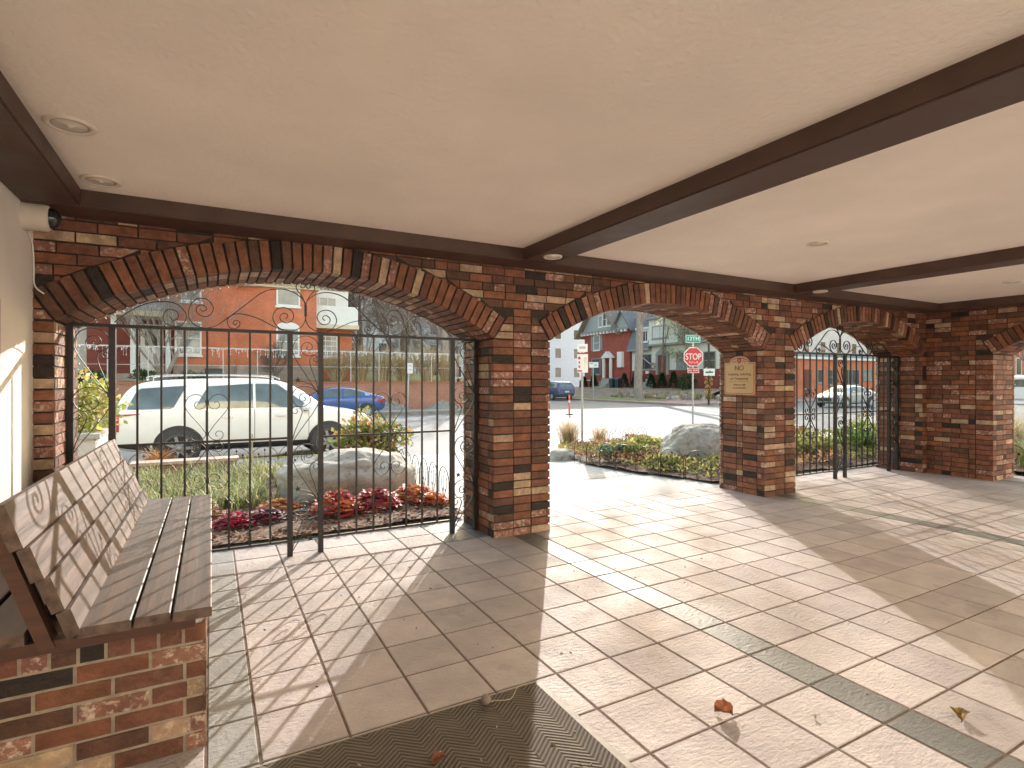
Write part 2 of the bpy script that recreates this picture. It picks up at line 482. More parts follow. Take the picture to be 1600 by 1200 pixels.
beam(2.26, 2.55, -.35, 3.95, 2.35, 'broad brown beam crossing the ceiling nearest the camera, between the gated and open arches')
beam(5.79, 6.08, -.35, 3.95, 2.35, 'farther brown cross beam meeting the wall between the open arch and the second gate')
beam(9.02, 9.2995, -.35, 3.95, 2.35, 'brown beam along the top of the right side brick wall')

# ceiling lights
trim = M('lamp_trim', (.72, .62, .52), .45, .05, 10)
lens = M('lamp_lens', (.70, .62, .55), .5, .1, 10)
def can_light(x, y, z, label, group, cat='ceiling light', r=.095):
    o = thing('recessed_light', label, cat, (x, y, z), group)
    m = MB(); m.lathe([(r, .004), (r, -.006), (r * .92, -.012), (r * .74, -.006), (r * .72, .0)], (0, 0, 0), 28); add('trim_ring', m, trim, o, local=True)
    m = MB(); m.lathe([(r * .73, -.001), (r * .68, -.0035), (r * .5, -.0035), (r * .48, -.0045), (r * .12, -.006), (r * .1, -.012), (.002, -.013)], (0, 0, 0), 24); le = add('lens', m, lens, o, local=True)
    m = MB(); m.lathe([(r * .735, -.0062), (r * .64, -.0045), (r * .63, -.0036), (r * .72, -.0052)], (0, 0, 0), 24, cap=False); add('recess_shade_ring', m, M('recess_shade_tone', (.4, .34, .29), .6, .1, 10), le, local=True)  # darker ring painted in for the shade inside the can's recess
can_light(-.53, 2.98, 2.45, 'nearer round recessed light beside the left beam', 'recessed ceiling lights')
can_light(-.53, 3.73, 2.45, 'round recessed light in the ceiling corner above the left arch', 'recessed ceiling lights')
can_light(4.24, 2.69, 2.45, 'small recessed light in the middle ceiling bay', 'recessed ceiling lights', r=.08)
can_light(7.75, 2.70, 2.45, 'recessed light in the far right ceiling bay', 'recessed ceiling lights', r=.08)
can_light(2.40, 3.72, 2.35, 'pale disc light under the near cross beam at the pier', 'disc lights under the beams', r=.075)
can_light(5.92, 3.73, 2.35, 'pale disc light under the farther cross beam', 'disc lights under the beams', r=.075)

# floor tiles
random.seed(5)
P_ = .3113
xs = [-.93, -.62, -.31, -.017, .155] + [.155 + P_ * k for k in range(1, 7)] + [2.33, 2.53] + [2.53 + P_ * k for k in range(1, 11)] + [5.86, 6.06] + [6.06 + P_ * k for k in range(1, 11)] + [9.39, 9.59, 9.92]
ys = [1.52 + P_ * k for k in range(-9, 12)]
tm = MB()
for i in range(len(xs) - 1):
    for k in range(len(ys) - 1):
        x0, x1, y0, y1 = xs[i] + .0045, xs[i + 1] - .0045, ys[k] + .0045, ys[k + 1] - .0045
        if x1 - x0 < .03: continue
        grey = i == 3 or abs(x0 - 2.3345) < .01 or abs(x0 - 5.8645) < .01 or (xs[i + 1] > 2.0 and xs[i] < 2.1 and y0 > 4.2) or abs(x0 - 9.3945) < .01
        k_ = random.uniform(.86, 1.12)
        if grey: col = (.165 * k_, .163 * k_, .150 * k_, .7) if i != 3 else (.30 * k_, .295 * k_, .285 * k_, .4)
        else: col = (.435 * k_, .379 * k_ * random.uniform(.99, 1.01), .362 * k_, 0)
        e = .0035; zt = .0 + random.uniform(-.0006, .0006)
        a = [(x0, y0, -.004), (x1, y0, -.004), (x1, y1, -.004), (x0, y1, -.004)]
        b = [(x0 + e, y0 + e, zt), (x1 - e, y0 + e, zt), (x1 - e, y1 - e, zt), (x0 + e, y1 - e, zt)]
        tm.face(b, col)
        for q in range(4): tm.face([a[q], a[(q + 1) % 4], b[(q + 1) % 4], b[q]], col)
struct('floor', tm, tile_m)
gm = MB(); gm.box(-1.1, 9.93, -1.4, 4.945, -.3, -.0035); struct('floor_bed', gm, grout)

# doormat
o = thing('doormat', 'large brown herringbone doormat at the bottom edge of the picture', 'doormat', (.68, 1.2, 0))
m = MB(); m.box(.06, 1.262, .3, 2.10, .0015, .0145); add('ribbed_surface', m, mat_m, o)
m = MB(); m.hexa([(1.262, .3, .0015), (1.302, .3, .0015), (1.262, 2.10, .0015), (1.302, 2.125, .0015), (1.262, .3, .013), (1.30, .3, .004), (1.262, 2.10, .013), (1.30, 2.122, .004)])
m.hexa([(.05, 2.10, .0015), (1.262, 2.10, .0015), (.05, 2.125, .0015), (1.30, 2.125, .0015), (.05, 2.10, .013), (1.262, 2.10, .013), (.05, 2.122, .004), (1.30, 2.122, .004)])
add('rubber_border', m, M('worn_rubber_edge', (.20, .17, .13), .7, .25, 20), o)

# ------------------------------------------------------------------ iron gates
def build_gate():
    o = thing('iron_gate', 'black wrought iron double gate with scrolls closing the left arch beside the bench', 'gate', (.6485, 4.57, 0), 'wrought iron arch gates')
    A = lambda n, m, p=None: add(n, m, iron, p or o, local=True)
    for s in (-1, 1):
        for x, zb in ((.1135, 0), (1.2355, 0), (1.462, 0)):
            m = MB(); m.box(s * x - .019, s * x + .019, -.019, .019, zb, 1.735); A('post', m)
    m = MB(); m.box(-1.48, 1.48, -.022, .022, 1.715, 1.737); A('top_rail', m)
    for s in (-1, 1):
        a, b = sorted((s * .132, s * 1.217))
        m = MB(); m.box(a, b, -.0065, .0065, .905, .921); A('middle_rail', m)
        m = MB(); m.box(a, b, -.011, .011, .108, .124); A('bottom_rail', m)
        for k in range(7):
            x = s * (.1135 + .1402 * (k + 1)); m = MB(); m.box(x - .0068, x + .0068, -.0068, .0068, .118, 1.72); A('bar', m)
        # hearts round the fourth bar
        xc = s * (.1135 + .1402 * 4)
        heart = [(.004, .055), (.05, .125), (.1, .19), (.13, .235), (.137, .28), (.115, .325), (.075, .343), (.035, .33), (.01, .295), (.012, .26), (.035, .238), (.065, .24), (.08, .262), (.072, .285), (.055, .29), (.045, .277)]
        curl = [(.004, .055), (.02, .03), (.045, .012), (.075, .01), (.1, .03), (.1, .06), (.08, .075), (.058, .066), (.055, .045), (.068, .038)]
        m = MB()
        for path in (heart, curl):
            for sx in (-1, 1):
                for sz in (-1, 1): m.strip([(xc + sx * a_, .913 + sz * b_) for a_, b_ in spline(path, 5)], 0, .0045, .013)
        for z in (.855, .971, .625, 1.201): m.box(xc - .012, xc + .012, -.012, .012, z - .012, z + .012)
        A('heart_scroll', m)
    mod = [[(430, 710), (330, 590), (210, 430), (140, 330), (98, 225), (150, 105), (270, 64), (390, 100), (445, 190), (412, 262), (320, 290), (240, 265), (210, 200), (250, 147), (310, 138), (350, 165), (355, 205), (315, 225), (278, 205), (300, 178)],
           [(440, 705), (400, 570), (330, 400), (330, 320), (380, 285), (435, 315), (430, 352), (392, 356), (370, 328), (400, 312)],
           [(430, 705), (350, 632), (280, 600), (205, 588)],
           [(430, 710), (330, 652), (200, 645), (112, 700), (95, 780), (150, 858), (240, 870), (318, 830), (335, 780), (292, 732), (222, 726), (186, 770), (210, 808), (254, 804), (270, 780), (246, 764)],
           [(440, 720), (446, 815), (380, 930), (270, 1060), (160, 1190), (85, 1290)],
           [(85, 1290), (130, 1150), (218, 960), (210, 895), (160, 868), (100, 890), (96, 935), (140, 950), (164, 922), (142, 902)]]
    X0 = (-1.462, -.1135, 1.2355)
    for x0 in X0:
        m = MB(); leaves = []
        for rep in range(2):
            f = lambda a_, b_: (x0 + (a_ - 65) / 403 * .2265, 1.715 - rep * .845 - (b_ - 50) * .000683)
            for path in mod: m.strip([f(*p) for p in spline(path, 5)], 0, .0045, .013)
            for jx, jz in ((440, 712),): 
                x, z = f(jx, jz); m.box(x - .012, x + .006, -.011, .011, z - .018, z + .018)
            for lx, ly in ((165, 570),) + (((330, 1150),) if rep else ()):
                x, z = f(lx, ly); n = 10; poly = []
                for q in range(n): 
                    r = (.027 if q % 2 == 0 else .011) * (1 if q != 4 else .8); t = 2 * PI * q / n + .4; poly.append((x + r * math.cos(t), z + r * math.sin(t)))
                lv = MB(); lv.prism(poly, -.008, -.004); leaves.append(lv)
        cs = A('column_scroll', m)
        for lv in leaves: A('iron_leaf', lv, cs)
    crest = [[(-.007, .208), (.025, .281), (.064, .34), (.067, .374), (.048, .4), (.019, .399), (.003, .376), (.016, .354), (.035, .363), (.032, .378)],
             [(0, .208), (0, .132), (.006, .083), (.038, .033), (.109, .004), (.185, .02), (.228, .072), (.235, .118), (.21, .167), (.16, .187), (.109, .17), (.087, .127), (.103, .085), (.141, .066), (.178, .084), (.185, .118), (.16, .141), (.134, .134), (.131, .114), (.147, .099)],
             [(0, .201), (.014, .255), (.071, .305), (.153, .332), (.247, .322), (.32, .286), (.405, .208), (.499, .12), (.545, .081), (.602, .03), (.67, .001), (.737, .011), (.78, .053), (.791, .103), (.78, .16), (.748, .207), (.714, .22), (.67, .209), (.636, .16), (.645, .114), (.676, .087), (.714, .091), (.742, .121), (.737, .153), (.709, .171), (.684, .157), (.681, .135), (.703, .124), (.717, .136)],
             [(.16, .004), (.247, .044), (.357, .098), (.452, .119), (.499, .113), (.539, .082), (.545, .049), (.528, .011), (.493, .003), (.464, .027), (.464, .056), (.487, .068), (.507, .048), (.493, .032), (.481, .046)],
             [(1.224, .014), (1.148, .089), (1.057, .15), (.963, .178), (.867, .168), (.804, .092), (.829, .017), (.877, .003), (.935, .028), (.94, .09), (.906, .126), (.858, .106), (.856, .063), (.887, .046), (.906, .075)]]
    for s in (-1, 1):
        m = MB()
        for path in crest: m.strip([(s * a_, 1.737 + b_ * .97) for a_, b_ in spline(path, 5)], 0, .006, .014)
        A('crest_scroll', m)
    m = MB(); m.box(-.009, .009, -.010, .010, 1.86, 1.95); A('crest_collar', m)
    return o
gate = build_gate()
g2 = copy_tree(gate); g2.location.x += 7.06
g2['label'] = 'black wrought iron double gate with scrolls in the far arch by the side wall'

# ------------------------------------------------------------------ string lights round the arches
bulb_m = M('clear_bulb', (.8, .78, .7), .15, .05, 5)
wire_m = M('pale_wire', (.45, .42, .36), .6, .1, 20)
bm = MB(); bm.lathe([(.001, -.008), (.0045, -.004), (.0045, .004), (.001, .009)], (0, 0, 0), 6)
bulb_me = bm.mesh('bulb'); bulb_me.materials.append(bulb_m)
def string_lights(F, a, label, span=(0, 1)):
    c = a + HALF
    o = thing('string_lights', label, 'string lights', tuple(F.p(c, 1.2, -W_T)), 'fairy lights round the arches')
    pts = [(a - .003, .05 + k * .055) for k in range(31)]
    pts += [(c + (RIN - .004) * math.sin(t), CZ + (RIN - .004) * math.cos(t)) for t in [-A0 + 2 * A0 * k / 52 for k in range(53)]]
    pts += [(a + 2 * HALF + .003, 1.70 - k * .055) for k in range(31)]
    pts = [(min(max(u, a + .004), a + 2 * HALF - .004), z) for u, z in pts]
    m = MB(); m.tube([F.p(u, z, -W_T + .03) for u, z in pts], .0022, 4); add('cable', m, wire_m, o)
    L = Vector(o.location)
    for i, (u, z) in enumerate(pts[::1]):
        dirx = c - u; dz = 1.0 - z; l = math.hypot(dirx, dz)
        q = F.p(u + dirx / l * .012, z + (dz / l * .012 if z > 1.7 else random.uniform(-.01, .01)), -W_T + .03 + random.uniform(-.008, .008))
        b = bpy.data.objects.new('bulb', bulb_me); COL.objects.link(b); b.parent = o; b.location = q - L; b.rotation_euler = (random.uniform(-1, 1), random.uniform(-1, 1), 0)
string_lights(FA, AR[0], 'string of tiny clear bulbs edging the outer rim of the left gated arch')
string_lights(FA, AR[1], 'string of tiny clear bulbs edging the outer rim of the open middle arch')
string_lights(FA, AR[2], 'string of tiny clear bulbs edging the outer rim of the far gated arch')
string_lights(FR, .80, 'string of tiny clear bulbs edging the arch in the right side wall')

# ------------------------------------------------------------------ bench
def bench():
    o = thing('bench', 'long dark stained wooden bench with sloped plank back on a brick base', 'bench', (-.45, 3.4, 0))
    bc = MB(); bc.box(-.925, -.027, 2.34, 4.49, 0, .462); base = add('brick_base', bc, mortar_pale, o)
    bb = MB(); F = Frame((-.925, 2.34, 0), (1, 0, 0), (0, -1, 0)); h = .0655; DK[0] = .72
    random.seed(3)
    k = 0; z = .004
    while z + h < .40:
        u = -(k % 2) * .105 - .01
        while u < .908:
            a, b = max(u, 0), min(u + .203, .908); u += .214
            if b - a > .02: brick(bb, F, a, b, z, z + h - .011, -.05, .004)
        z += h; k += 1
    zt = z; u = .0
    while u < .908:
        b = min(u + .066, .908); brick(bb, F, u, b, zt, .460, -.05, .004); u += .0765
    F2 = Frame((-.027, 2.335, 0), (0, 1, 0), (1, 0, 0)); z = .004; k = 0
    while z + h < .40:
        u = -(k % 2) * .105
        while u < 2.15:
            a, b = max(u, 0), min(u + .203, 2.15); u += .214
            if b - a > .02: brick(bb, F2, a, b, z, z + h - .011, -.05, .008)
        z += h; k += 1
    DK[0] = .95; add('brick_course', bb, brick_m, base)
    # beams under the planks
    for y in (2.30, 3.0, 3.7, 4.42):
        m = MB(); m.box(-.925, -.05, y, y + .042, .463, .5035); add('support_beam', m, wood_d, o)
    def plank(x0, x1, y0, y1, z0, z1, n='seat_plank', mt=wood):
        m = MB(); e = .004
        rows = [[(x0, y, z0), (x0, y, z1 - e), (x0 + e, y, z1), (x1 - e, y, z1), (x1, y, z1 - e), (x1, y, z0)] for y in (y0, y1)]
        m.grid(rows, closed=True, smooth=False); m.face(rows[0]); m.face(rows[1]); add(n, m, mt, o)
    plank(-.118, .002, 2.265, 4.52, .504, .54); plank(-.232, -.126, 2.275, 4.52, .504, .54); plank(-.385, -.240, 2.27, 4.52, .504, .54)
    for x0, x1 in ((-.67, -.525), (-.82, -.685), (-.922, -.835)): plank(x0, x1, 2.295, 4.52, .504, .54)
    # sloping back of four lapped boards
    ax = Vector((-.145, 0, .44)).normalized(); nx = Vector((ax.z, 0, -ax.x)); B0 = Vector((-.415, 0, .517))
    T = ax.cross(nx)
    def board(s0, s1, off, th, y0, y1, name, mt=wood):
        m = MB()
        P = [B0 + ax * s + nx * d + Vector((0, y, 0)) for d in (off - th, off) for y in (y0, y1) for s in (s0, s1)]
        m.hexa(P); add(name, m, mt, o)
    board(-.005, .085, .042, .04, 2.262, 4.50, 'back_plank'); board(.088, .205, .026, .036, 2.27, 4.50, 'back_plank'); board(.208, .322, .012, .036, 2.265, 4.50, 'back_plank'); board(.325, .475, -.002, .036, 2.26, 4.50, 'back_plank')
    for y in (2.285, 3.36, 4.40): board(-.02, .465, -.04, .04, y, y + .07, 'back_post', wood_d)
bench()

# ------------------------------------------------------------------ wall fittings
o = thing('security_camera', 'cream cylindrical security camera with black dome fixed high on the white wall', 'camera', (-.93, 4.05, 2.285))
m = MB(); m.lathe([(.082, 0), (.082, .012), (.078, .014), (.078, .06), (.0775, .062), (.0775, .105), (.07, .117), (.055, .12)], (0, 0, 0), 28, 'x'); add('housing', m, M('camera_plastic', (.66, .58, .5), .45, .05, 8), o, local=True)
m = MB(); m.lathe([(.058, .119), (.056, .135), (.046, .152), (.03, .164), (.01, .17)], (0, 0, 0), 24, 'x'); add('dome', m, glass_dk, o, local=True)
m = MB(); m.tube(spline([(-.922, 4.10, 2.21), (-.921, 4.19, 2.15), (-.920, 4.215, 2.0), (-.92, 4.215, 1.94), (-.905, 4.20, 1.90), (-.87, 4.20, 1.87)], 6), .0045, 6)
solo('cable', m, white_p, 'thin white cable hanging from the security camera down the brick corner', 'cable')
o = thing('notice_sign', 'small red bordered notice at the left picture edge on the white wall', 'sign', (-.93, 3.45, 1.57))
m = MB(); m.box(-.93, -.924, 3.24, 3.64, 1.40, 1.76); add('plate', m, M('sign_red', (.32, .03, .03), .4, .05, 5), o)
m = MB(); m.box(-.9245, -.9225, 3.255, 3.625, 1.415, 1.745); add('panel', m, white_p, o)

# no-loitering plaque on the second pier, facing the open arch
tan = M('plaque_tan', (.50, .33, .165), .45, .04, 6); red = M('plaque_red', (.30, .035, .03), .5, .05, 6); ink = M('plaque_brown', (.17, .055, .035), .6, .05, 6)
def plaque():
    yc, zc = 4.575, 1.455
    o = thing('plaque', 'tan arched top notice with red border on the brick pier facing the open arch', 'sign', (5.66, yc, zc))
    def outline(k):
        w, h0, h1, r = .22, -.265, .125, .14
        w -= k; h0 += k; h1 -= k; r -= k * .4
        pts = [(-w + .03, h0), (w - .03, h0), (w - .008, h0 + .008), (w, h0 + .03), (w, h1)]
        pts += [(r * 1.05, h1)] + [(r * math.cos(t), h1 + .005 + (.073 - k * .6) * math.sin(t)) for t in [PI * q / 14 for q in range(1, 14)]] + [(-r * 1.05, h1)]
        pts += [(-w, h1), (-w, h0 + .03), (-w + .008, h0 + .008)]
        return pts
    Mx = Matrix.Translation((0, 0, 0))
    def lay(k, d0, d1, mt, n):
        m = MB(); p = outline(k); a = [(-d0, -x, z) for x, z in p]; b = [(-d1, -x, z) for x, z in p]
        m.face(b); q = len(p)
        for i in range(q): m.face([a[i], a[(i + 1) % q], b[(i + 1) % q], b[i]])
        add(n, m, mt, o, local=True)
    lay(0, -.002, .011, M('plaque_rim', (.52, .30, .19), .5, .04, 6), 'rim'); lay(.012, .01, .0125, red, 'border'); lay(.018, .012, .0140, tan, 'panel')
    # text plane: local x right = -Y, up = Z, normal -X
    R = Matrix(((0, 0, -1, -.0142), (-1, 0, 0, 0), (0, 1, 0, 0), (0, 0, 0, 1)))
    for s, size, z in (('NO', .085, .055), ('Loitering, Soliciting', .043, -.018), ('or Trespassing', .043, -.07), ('Violators will', .032, -.145), ('be prosecuted', .032, -.182)):
        lettering('lettering', s, size, ink, o, R @ Matrix.Translation((0, z, 0)))
    m = MB(); m.box(-.0152, -.0138, -.14, .14, -.108, -.105); add('rule', m, ink, o, local=True)
    m = MB(); m.lathe([(.032, 0), (.032, -.0018), (.026, -.0022)], (-.0138, 0, .148), 18, 'x'); em = add('emblem', m, red, o, local=True)
    lettering('lettering', 'A', .05, tan, o, R @ Matrix.Translation((0, .148, .0022)))
    m = MB()
    for s in (-1, 1):
        for q in range(2):
            m.tube(spline([(-.0146, s * .045, .135), (-.0146, s * (.062 + .02 * q), .145 - .012 * q), (-.0146, s * (.082 + .014 * q), .136), (-.0146, s * (.07 + .02 * q), .126)], 4), .0018, 4)
    add('flourish', m, red, o, local=True)
plaque()

# ------------------------------------------------------------------ leaves and litter on the floor
def curled_leaf(name, label, x, y, z, size, rz, cols, curl=.5):
    m = MB(); n = 8; rows = []
    for i in range(n + 1):
        t = i / n; w = size * .42 * math.sin(PI * min(1, t * 1.02)) ** .7 * (1 + .35 * math.sin(t * 16))
        row = []
        for k in range(-3, 4):
            q = k / 3; row.append((size * (t - .5), w * q, size * (curl * q * q * .45 + .18 * math.sin(t * 3.1) + .05 * math.sin(7 * t + 5 * q)) + .004))
        rows.append(row)
    m.grid(rows, cols)
    m.tube([(-size * .5, 0, .01), (-size * .75, size * .05, .02), (-size * .95, size * .12, .015)], .0016, 4, (.15, .07, .03, 0))
    o = add(name, m, leafm); o.location = (x, y, z); o.rotation_euler = (0, 0, rz)
    return props(o, label, 'leaf', 'fallen leaves on the floor')
curled_leaf('fallen_leaf', 'large curled brown leaf standing on the tiles near the grey strip', 1.82, 1.55, .0, .07, 2.3, (.24, .085, .04, 0), 1.1)
curled_leaf('fallen_leaf', 'crumpled yellow brown leaf with stem at the lower right corner tiles', 2.63, 1.08, .0, .06, .6, (.26, .17, .06, 0), .9)
curled_leaf('fallen_leaf', 'reddish brown leaf lying on the shaded middle of the doormat', .70, 1.82, .0145, .055, .3, (.25, .09, .045, 0), .6)
curled_leaf('fallen_leaf', 'pale tan leaf at the left part of the doormat', .36, 1.86, .0145, .05, 1.2, (.32, .19, .10, 0), .6)
curled_leaf('fallen_leaf', 'small green grey leaf on the doormat left of the reddish one', .555, 1.78, .0145, .04, -.4, (.17, .16, .09, 0), .5)
curled_leaf('fallen_leaf', 'tiny white speckled leaf scrap on the tiles left of the crumpled leaf', 2.12, 1.36, .0, .022, 1., (.6, .52, .42, 0), .8)
m = MB(); m.lathe([(.004, 0), (.02, .006), (.024, .018), (.015, .032), (.003, .038)], (0, 0, 0), 9); o = add('seed_pod', m, bark_m); o.location = (1.0, 2.06, .0145)
props(o, 'dark round seed pod on the top edge of the doormat', 'seed pod')
m = MB(); m.tube(spline([(1.03, 2.06, .019), (1.10, 2.03, .022), (1.17, 2.09, .024), (1.24, 2.10, .02)], 4), .0018, 5, (.4, .3, .2, 0)); solo('twig', m, M('dry_twig', (.42, .33, .24), .8, .2, 30), 'thin pale twig lying beside the seed pod on the doormat', 'twig')
m = MB(); random.seed(9)
for _ in range(150):
    if random.random() < .6: x, y, z = random.uniform(.08, 1.26), random.uniform(.9, 2.09), .0155
    else: x, y, z = random.uniform(.2, 3.4), random.uniform(1.2, 4.2), .0008
    a = random.uniform(0, PI); s = random.uniform(.003, .010); c = random.choice([(.45, .38, .28, 0), (.12, .07, .04, 0), (.3, .2, .11, 0)])
    dx, dy = math.cos(a) * s, math.sin(a) * s
    m.hexa([(x - dx - dy * .35, y - dy + dx * .35, z), (x + dx - dy * .3, y + dy + dx * .3, z), (x - dx + dy * .35, y - dy - dx * .35, z), (x + dx + dy * .3, y + dy - dx * .3, z), (x - dx * .8, y - dy * .8, z + .003), (x + dx * .7, y + dy * .7, z + .0035), (x - dx * .8 + dy * .3, y - dy * .8 - dx * .3, z + .002), (x + dx * .8, y + dy * .8, z + .0025)], c)
stuff('leaf_crumbs', m, leafm)
# ================================================================== GROUND AND GARDEN
random.seed(21)
def inpoly(x, y, P):
    c = False; j = len(P) - 1
    for i in range(len(P)):
        if (P[i][1] > y) != (P[j][1] > y) and x < (P[j][0] - P[i][0]) * (y - P[i][1]) / (P[j][1] - P[i][1]) + P[i][0]: c = not c
        j = i
    return c
# street: one sheet to the horizon
mb = MB(); mb.face([(-900, -400, -.35), (900, -400, -.35), (900, 1500, -.35), (-900, 1500, -.35)]); struct('street', mb, asphalt)
mb = MB(); mb.box(-60, 60, -60, -1.4, -.3, -.02); struct('courtyard_ground', mb, M('courtyard_paving', (.42, .38, .33), .85, .12, 2, .2, 40))
mb = MB(); mb.face([(-60, 12.9, -.345), (17, 12.9, -.345), (17, 27.2, -.345), (-60, 27.2, -.345)])
# pavement sheet with its slope down to the kerb
def sheet(x0, x1, y0, y1, nx, ny, zf):
    m = MB(); m.grid([[(x0 + (x1 - x0) * i / nx, y0 + (y1 - y0) * j / ny, zf(x0 + (x1 - x0) * i / nx, y0 + (y1 - y0) * j / ny)) for i in range(nx + 1)] for j in range(ny + 1)]); return m
pv = sheet(-40, 16.5, 4.947, 12.0, 110, 16, g)
def rounded(x, y): return g(x, min(y, 12.0))
struct('pavement', pv, concrete)
pr = sheet(9.94, 16.5, -12, 4.94, 6, 8, lambda x, y: -.004 - .02 * max(0, x - 10)); struct('side_pavement', pr, concrete)
jm = MB()
for (x0, y0, x1, y1) in ((2.75, 6.35, 5.5, 6.35), (2.75, 8.4, 5.6, 8.4), (-12, 10.3, 3.2, 10.3)):
    n = 12
    for i in range(n):
        a, b = x0 + (x1 - x0) * i / n, x0 + (x1 - x0) * (i + 1) / n
        jm.face([(a, y0, g(a, y0) + .004), (b, y1, g(b, y1) + .004), (b, y1 + .018, g(b, y1 + .018) + .004), (a, y0 + .018, g(a, y0 + .018) + .004)])
struct('pavement_joint', jm, M('dark_joint', (.11, .1, .09), .9, .1))  # dark strips along the pavement joints
km = MB()
for i in range(86):
    a, b = -40 + .5 * i, -39.5 + .5 * i
    P = [(x, y, z if z < 0 else g(x, 11.99) + .012) for z in (-.4, 1) for y in (12.0, 12.17) for x in (a, b)]
    P = [(x, y, max(q, -.34) if q > -.39 else q) for x, y, q in P]
    km.hexa(P)
struct('kerb', km, concrete)
ym = MB()
for i in range(84):
    a, b = -40 + .5 * i, -39.5 + .5 * i
    za, zb = max(g(a, 11.99) + .012, -.34) + .004, max(g(b, 11.99) + .012, -.34) + .004
    ym.face([(a, 12.03, za), (b, 12.03, zb), (b, 12.174, zb), (a, 12.174, za)]); ym.face([(a, 12.174, za), (b, 12.174, zb), (b, 12.174, -.35), (a, 12.174, -.35)])
struct('kerb_paint', ym, M('worn_yellow_paint', (.55, .40, .10), .8, .35, 9))

# planting beds
BED1 = [(-3.4, 5.02), (2.22, 5.02), (2.36, 6.4), (2.5, 8.0), (2.45, 9.6), (-3.4, 9.9)]
BED2 = [(5.86, 5.1), (9.94, 5.02), (13.6, 5.0), (13.9, 11.3), (9.5, 11.4), (7.3, 11.0), (6.1, 9.3), (5.62, 7.6), (5.6, 6.5)]
BED3 = [(10.25, -4), (13.4, -4), (13.6, 4.98), (10.25, 4.98)]
def bed(name, P, mt, h=.05):
    x0, x1 = min(p[0] for p in P), max(p[0] for p in P); y0, y1 = min(p[1] for p in P), max(p[1] for p in P)
    m = MB(); s = .11; nx, ny = int((x1 - x0) / s) + 1, int((y1 - y0) / s) + 1
    def z(x, y): return g(x, y) + .012 + h * (.5 + .5 * noise.noise(Vector((x * 1.7, y * 1.7, 3)))) + .02 * noise.noise(Vector((x * 9, y * 9, 1)))
    for i in range(nx):
        for j in range(ny):
            q = [(x0 + s * a, y0 + s * b) for a, b in ((i, j), (i + 1, j), (i + 1, j + 1), (i, j + 1))]
            if inpoly(x0 + s * (i + .5), y0 + s * (j + .5), P): m.face([(x, y, z(x, y)) for x, y in q], smooth=True)
    struct(name, m, mt); return z
z1 = bed('soil', BED1, soil); z2 = bed('soil', BED2, soil); z3 = bed('soil', BED3, soil)
# loose bark chips and fallen leaves on the beds
def chips(name, P, n, zf, cols, s0=.012, s1=.04, ymax=99):
    m = MB(); x0, x1 = min(p[0] for p in P), max(p[0] for p in P); y0, y1 = min(p[1] for p in P), min(ymax, max(p[1] for p in P)); k = 0
    while k < n:
        x, y = random.uniform(x0, x1), y0 + (y1 - y0) * random.random() ** 1.6
        if not inpoly(x, y, P): continue
        k += 1; a = random.uniform(0, 2 * PI); l = random.uniform(s0, s1); w = l * random.uniform(.3, .8); t = random.uniform(-.6, .6); zz = zf(x, y) + random.uniform(.004, .02)
        u = Vector((math.cos(a), math.sin(a), t * .6)) * l; v = Vector((-math.sin(a), math.cos(a), random.uniform(-.6, .6))) * w; p = Vector((x, y, zz))
        m.face([p - u, p - v * .8, p + u, p + v * .8], random.choice(cols))
    stuff(name, m, chipm)
barkc = [(.16, .075, .045, 0), (.10, .05, .035, 0), (.24, .13, .08, 0), (.3, .2, .13, 0), (.2, .085, .04, 0)]
chips('bark_chips', BED1, 5200, z1, barkc, ymax=8)
chips('bark_chips', BED2, 4200, z2, barkc + [(.36, .22, .13, 0)])

def rand_dir():
    z = random.uniform(-1, 1); t = random.uniform(0, 2 * PI); r = math.sqrt(1 - z * z); return Vector((r * math.cos(t), r * math.sin(t), z))
def leaf(m, p, d, up, l, w, col):
    d = d.normalized(); s = d.cross(up); s = s.normalized() if s.length > 1e-4 else Vector((1, 0, 0)); nn = s.cross(d)
    a = p; b = p + d * l
    m.face([a, p + d * l * .45 + s * w - nn * l * .08, b, p + d * l * .45 - s * w - nn * l * .08], col)
def jit(c, k=.25):
    q = random.uniform(1 - k, 1 + k); return (c[0] * q, c[1] * q * random.uniform(.92, 1.08), c[2] * q, 0)
def foliage(m, c, R, n, l, cols, flat=.2, shell=.5):
    c = Vector(c)
    for _ in range(n):
        d = rand_dir(); r = random.uniform(shell, 1) ** .6
        p = c + Vector((d.x * R[0], d.y * R[1], d.z * R[2])) * r
        dd = (d + rand_dir() * .9); dd.z += flat
        q = random.uniform(.65, 1.2); leaf(m, p, dd, rand_dir(), l * q, l * q * .34, jit(random.choice(cols)))

# boulders
def boulder(name, label, c, R, seed, rz=0, flatten=.75):
    bm_ = MB(); n, k = 90, 50; rows = []
    for j in range(k + 1):
        ph = -PI / 2 + PI * j / k; row = []
        for i in range(n):
            th = 2 * PI * i / n; d = Vector((math.cos(ph) * math.cos(th), math.cos(ph) * math.sin(th), math.sin(ph)))
            e = 1.0 + .16 * noise.noise(d * 1.25 + Vector((seed, 0, 0))) + .09 * noise.noise(d * 2.6 + Vector((0, seed, 0))) + .05 * abs(noise.noise(d * 5 + Vector((seed, 0, seed)))) + .035 * noise.noise(d * 9 + Vector((0, 0, seed))) + .018 * noise.noise(d * 24)
            q = Vector((abs(d.x) ** flatten * math.copysign(1, d.x), abs(d.y) ** flatten * math.copysign(1, d.y), abs(d.z) ** flatten * math.copysign(1, d.z)))
            row.append((q.x * R[0] * e, q.y * R[1] * e, q.z * R[2] * e))
        rows.append(row)
    bm_.grid(rows, closed=True)
    o = add(name, bm_, rock); o.location = c; o.rotation_euler = (0, 0, rz); return props(o, label, 'boulder', 'landscape boulders')
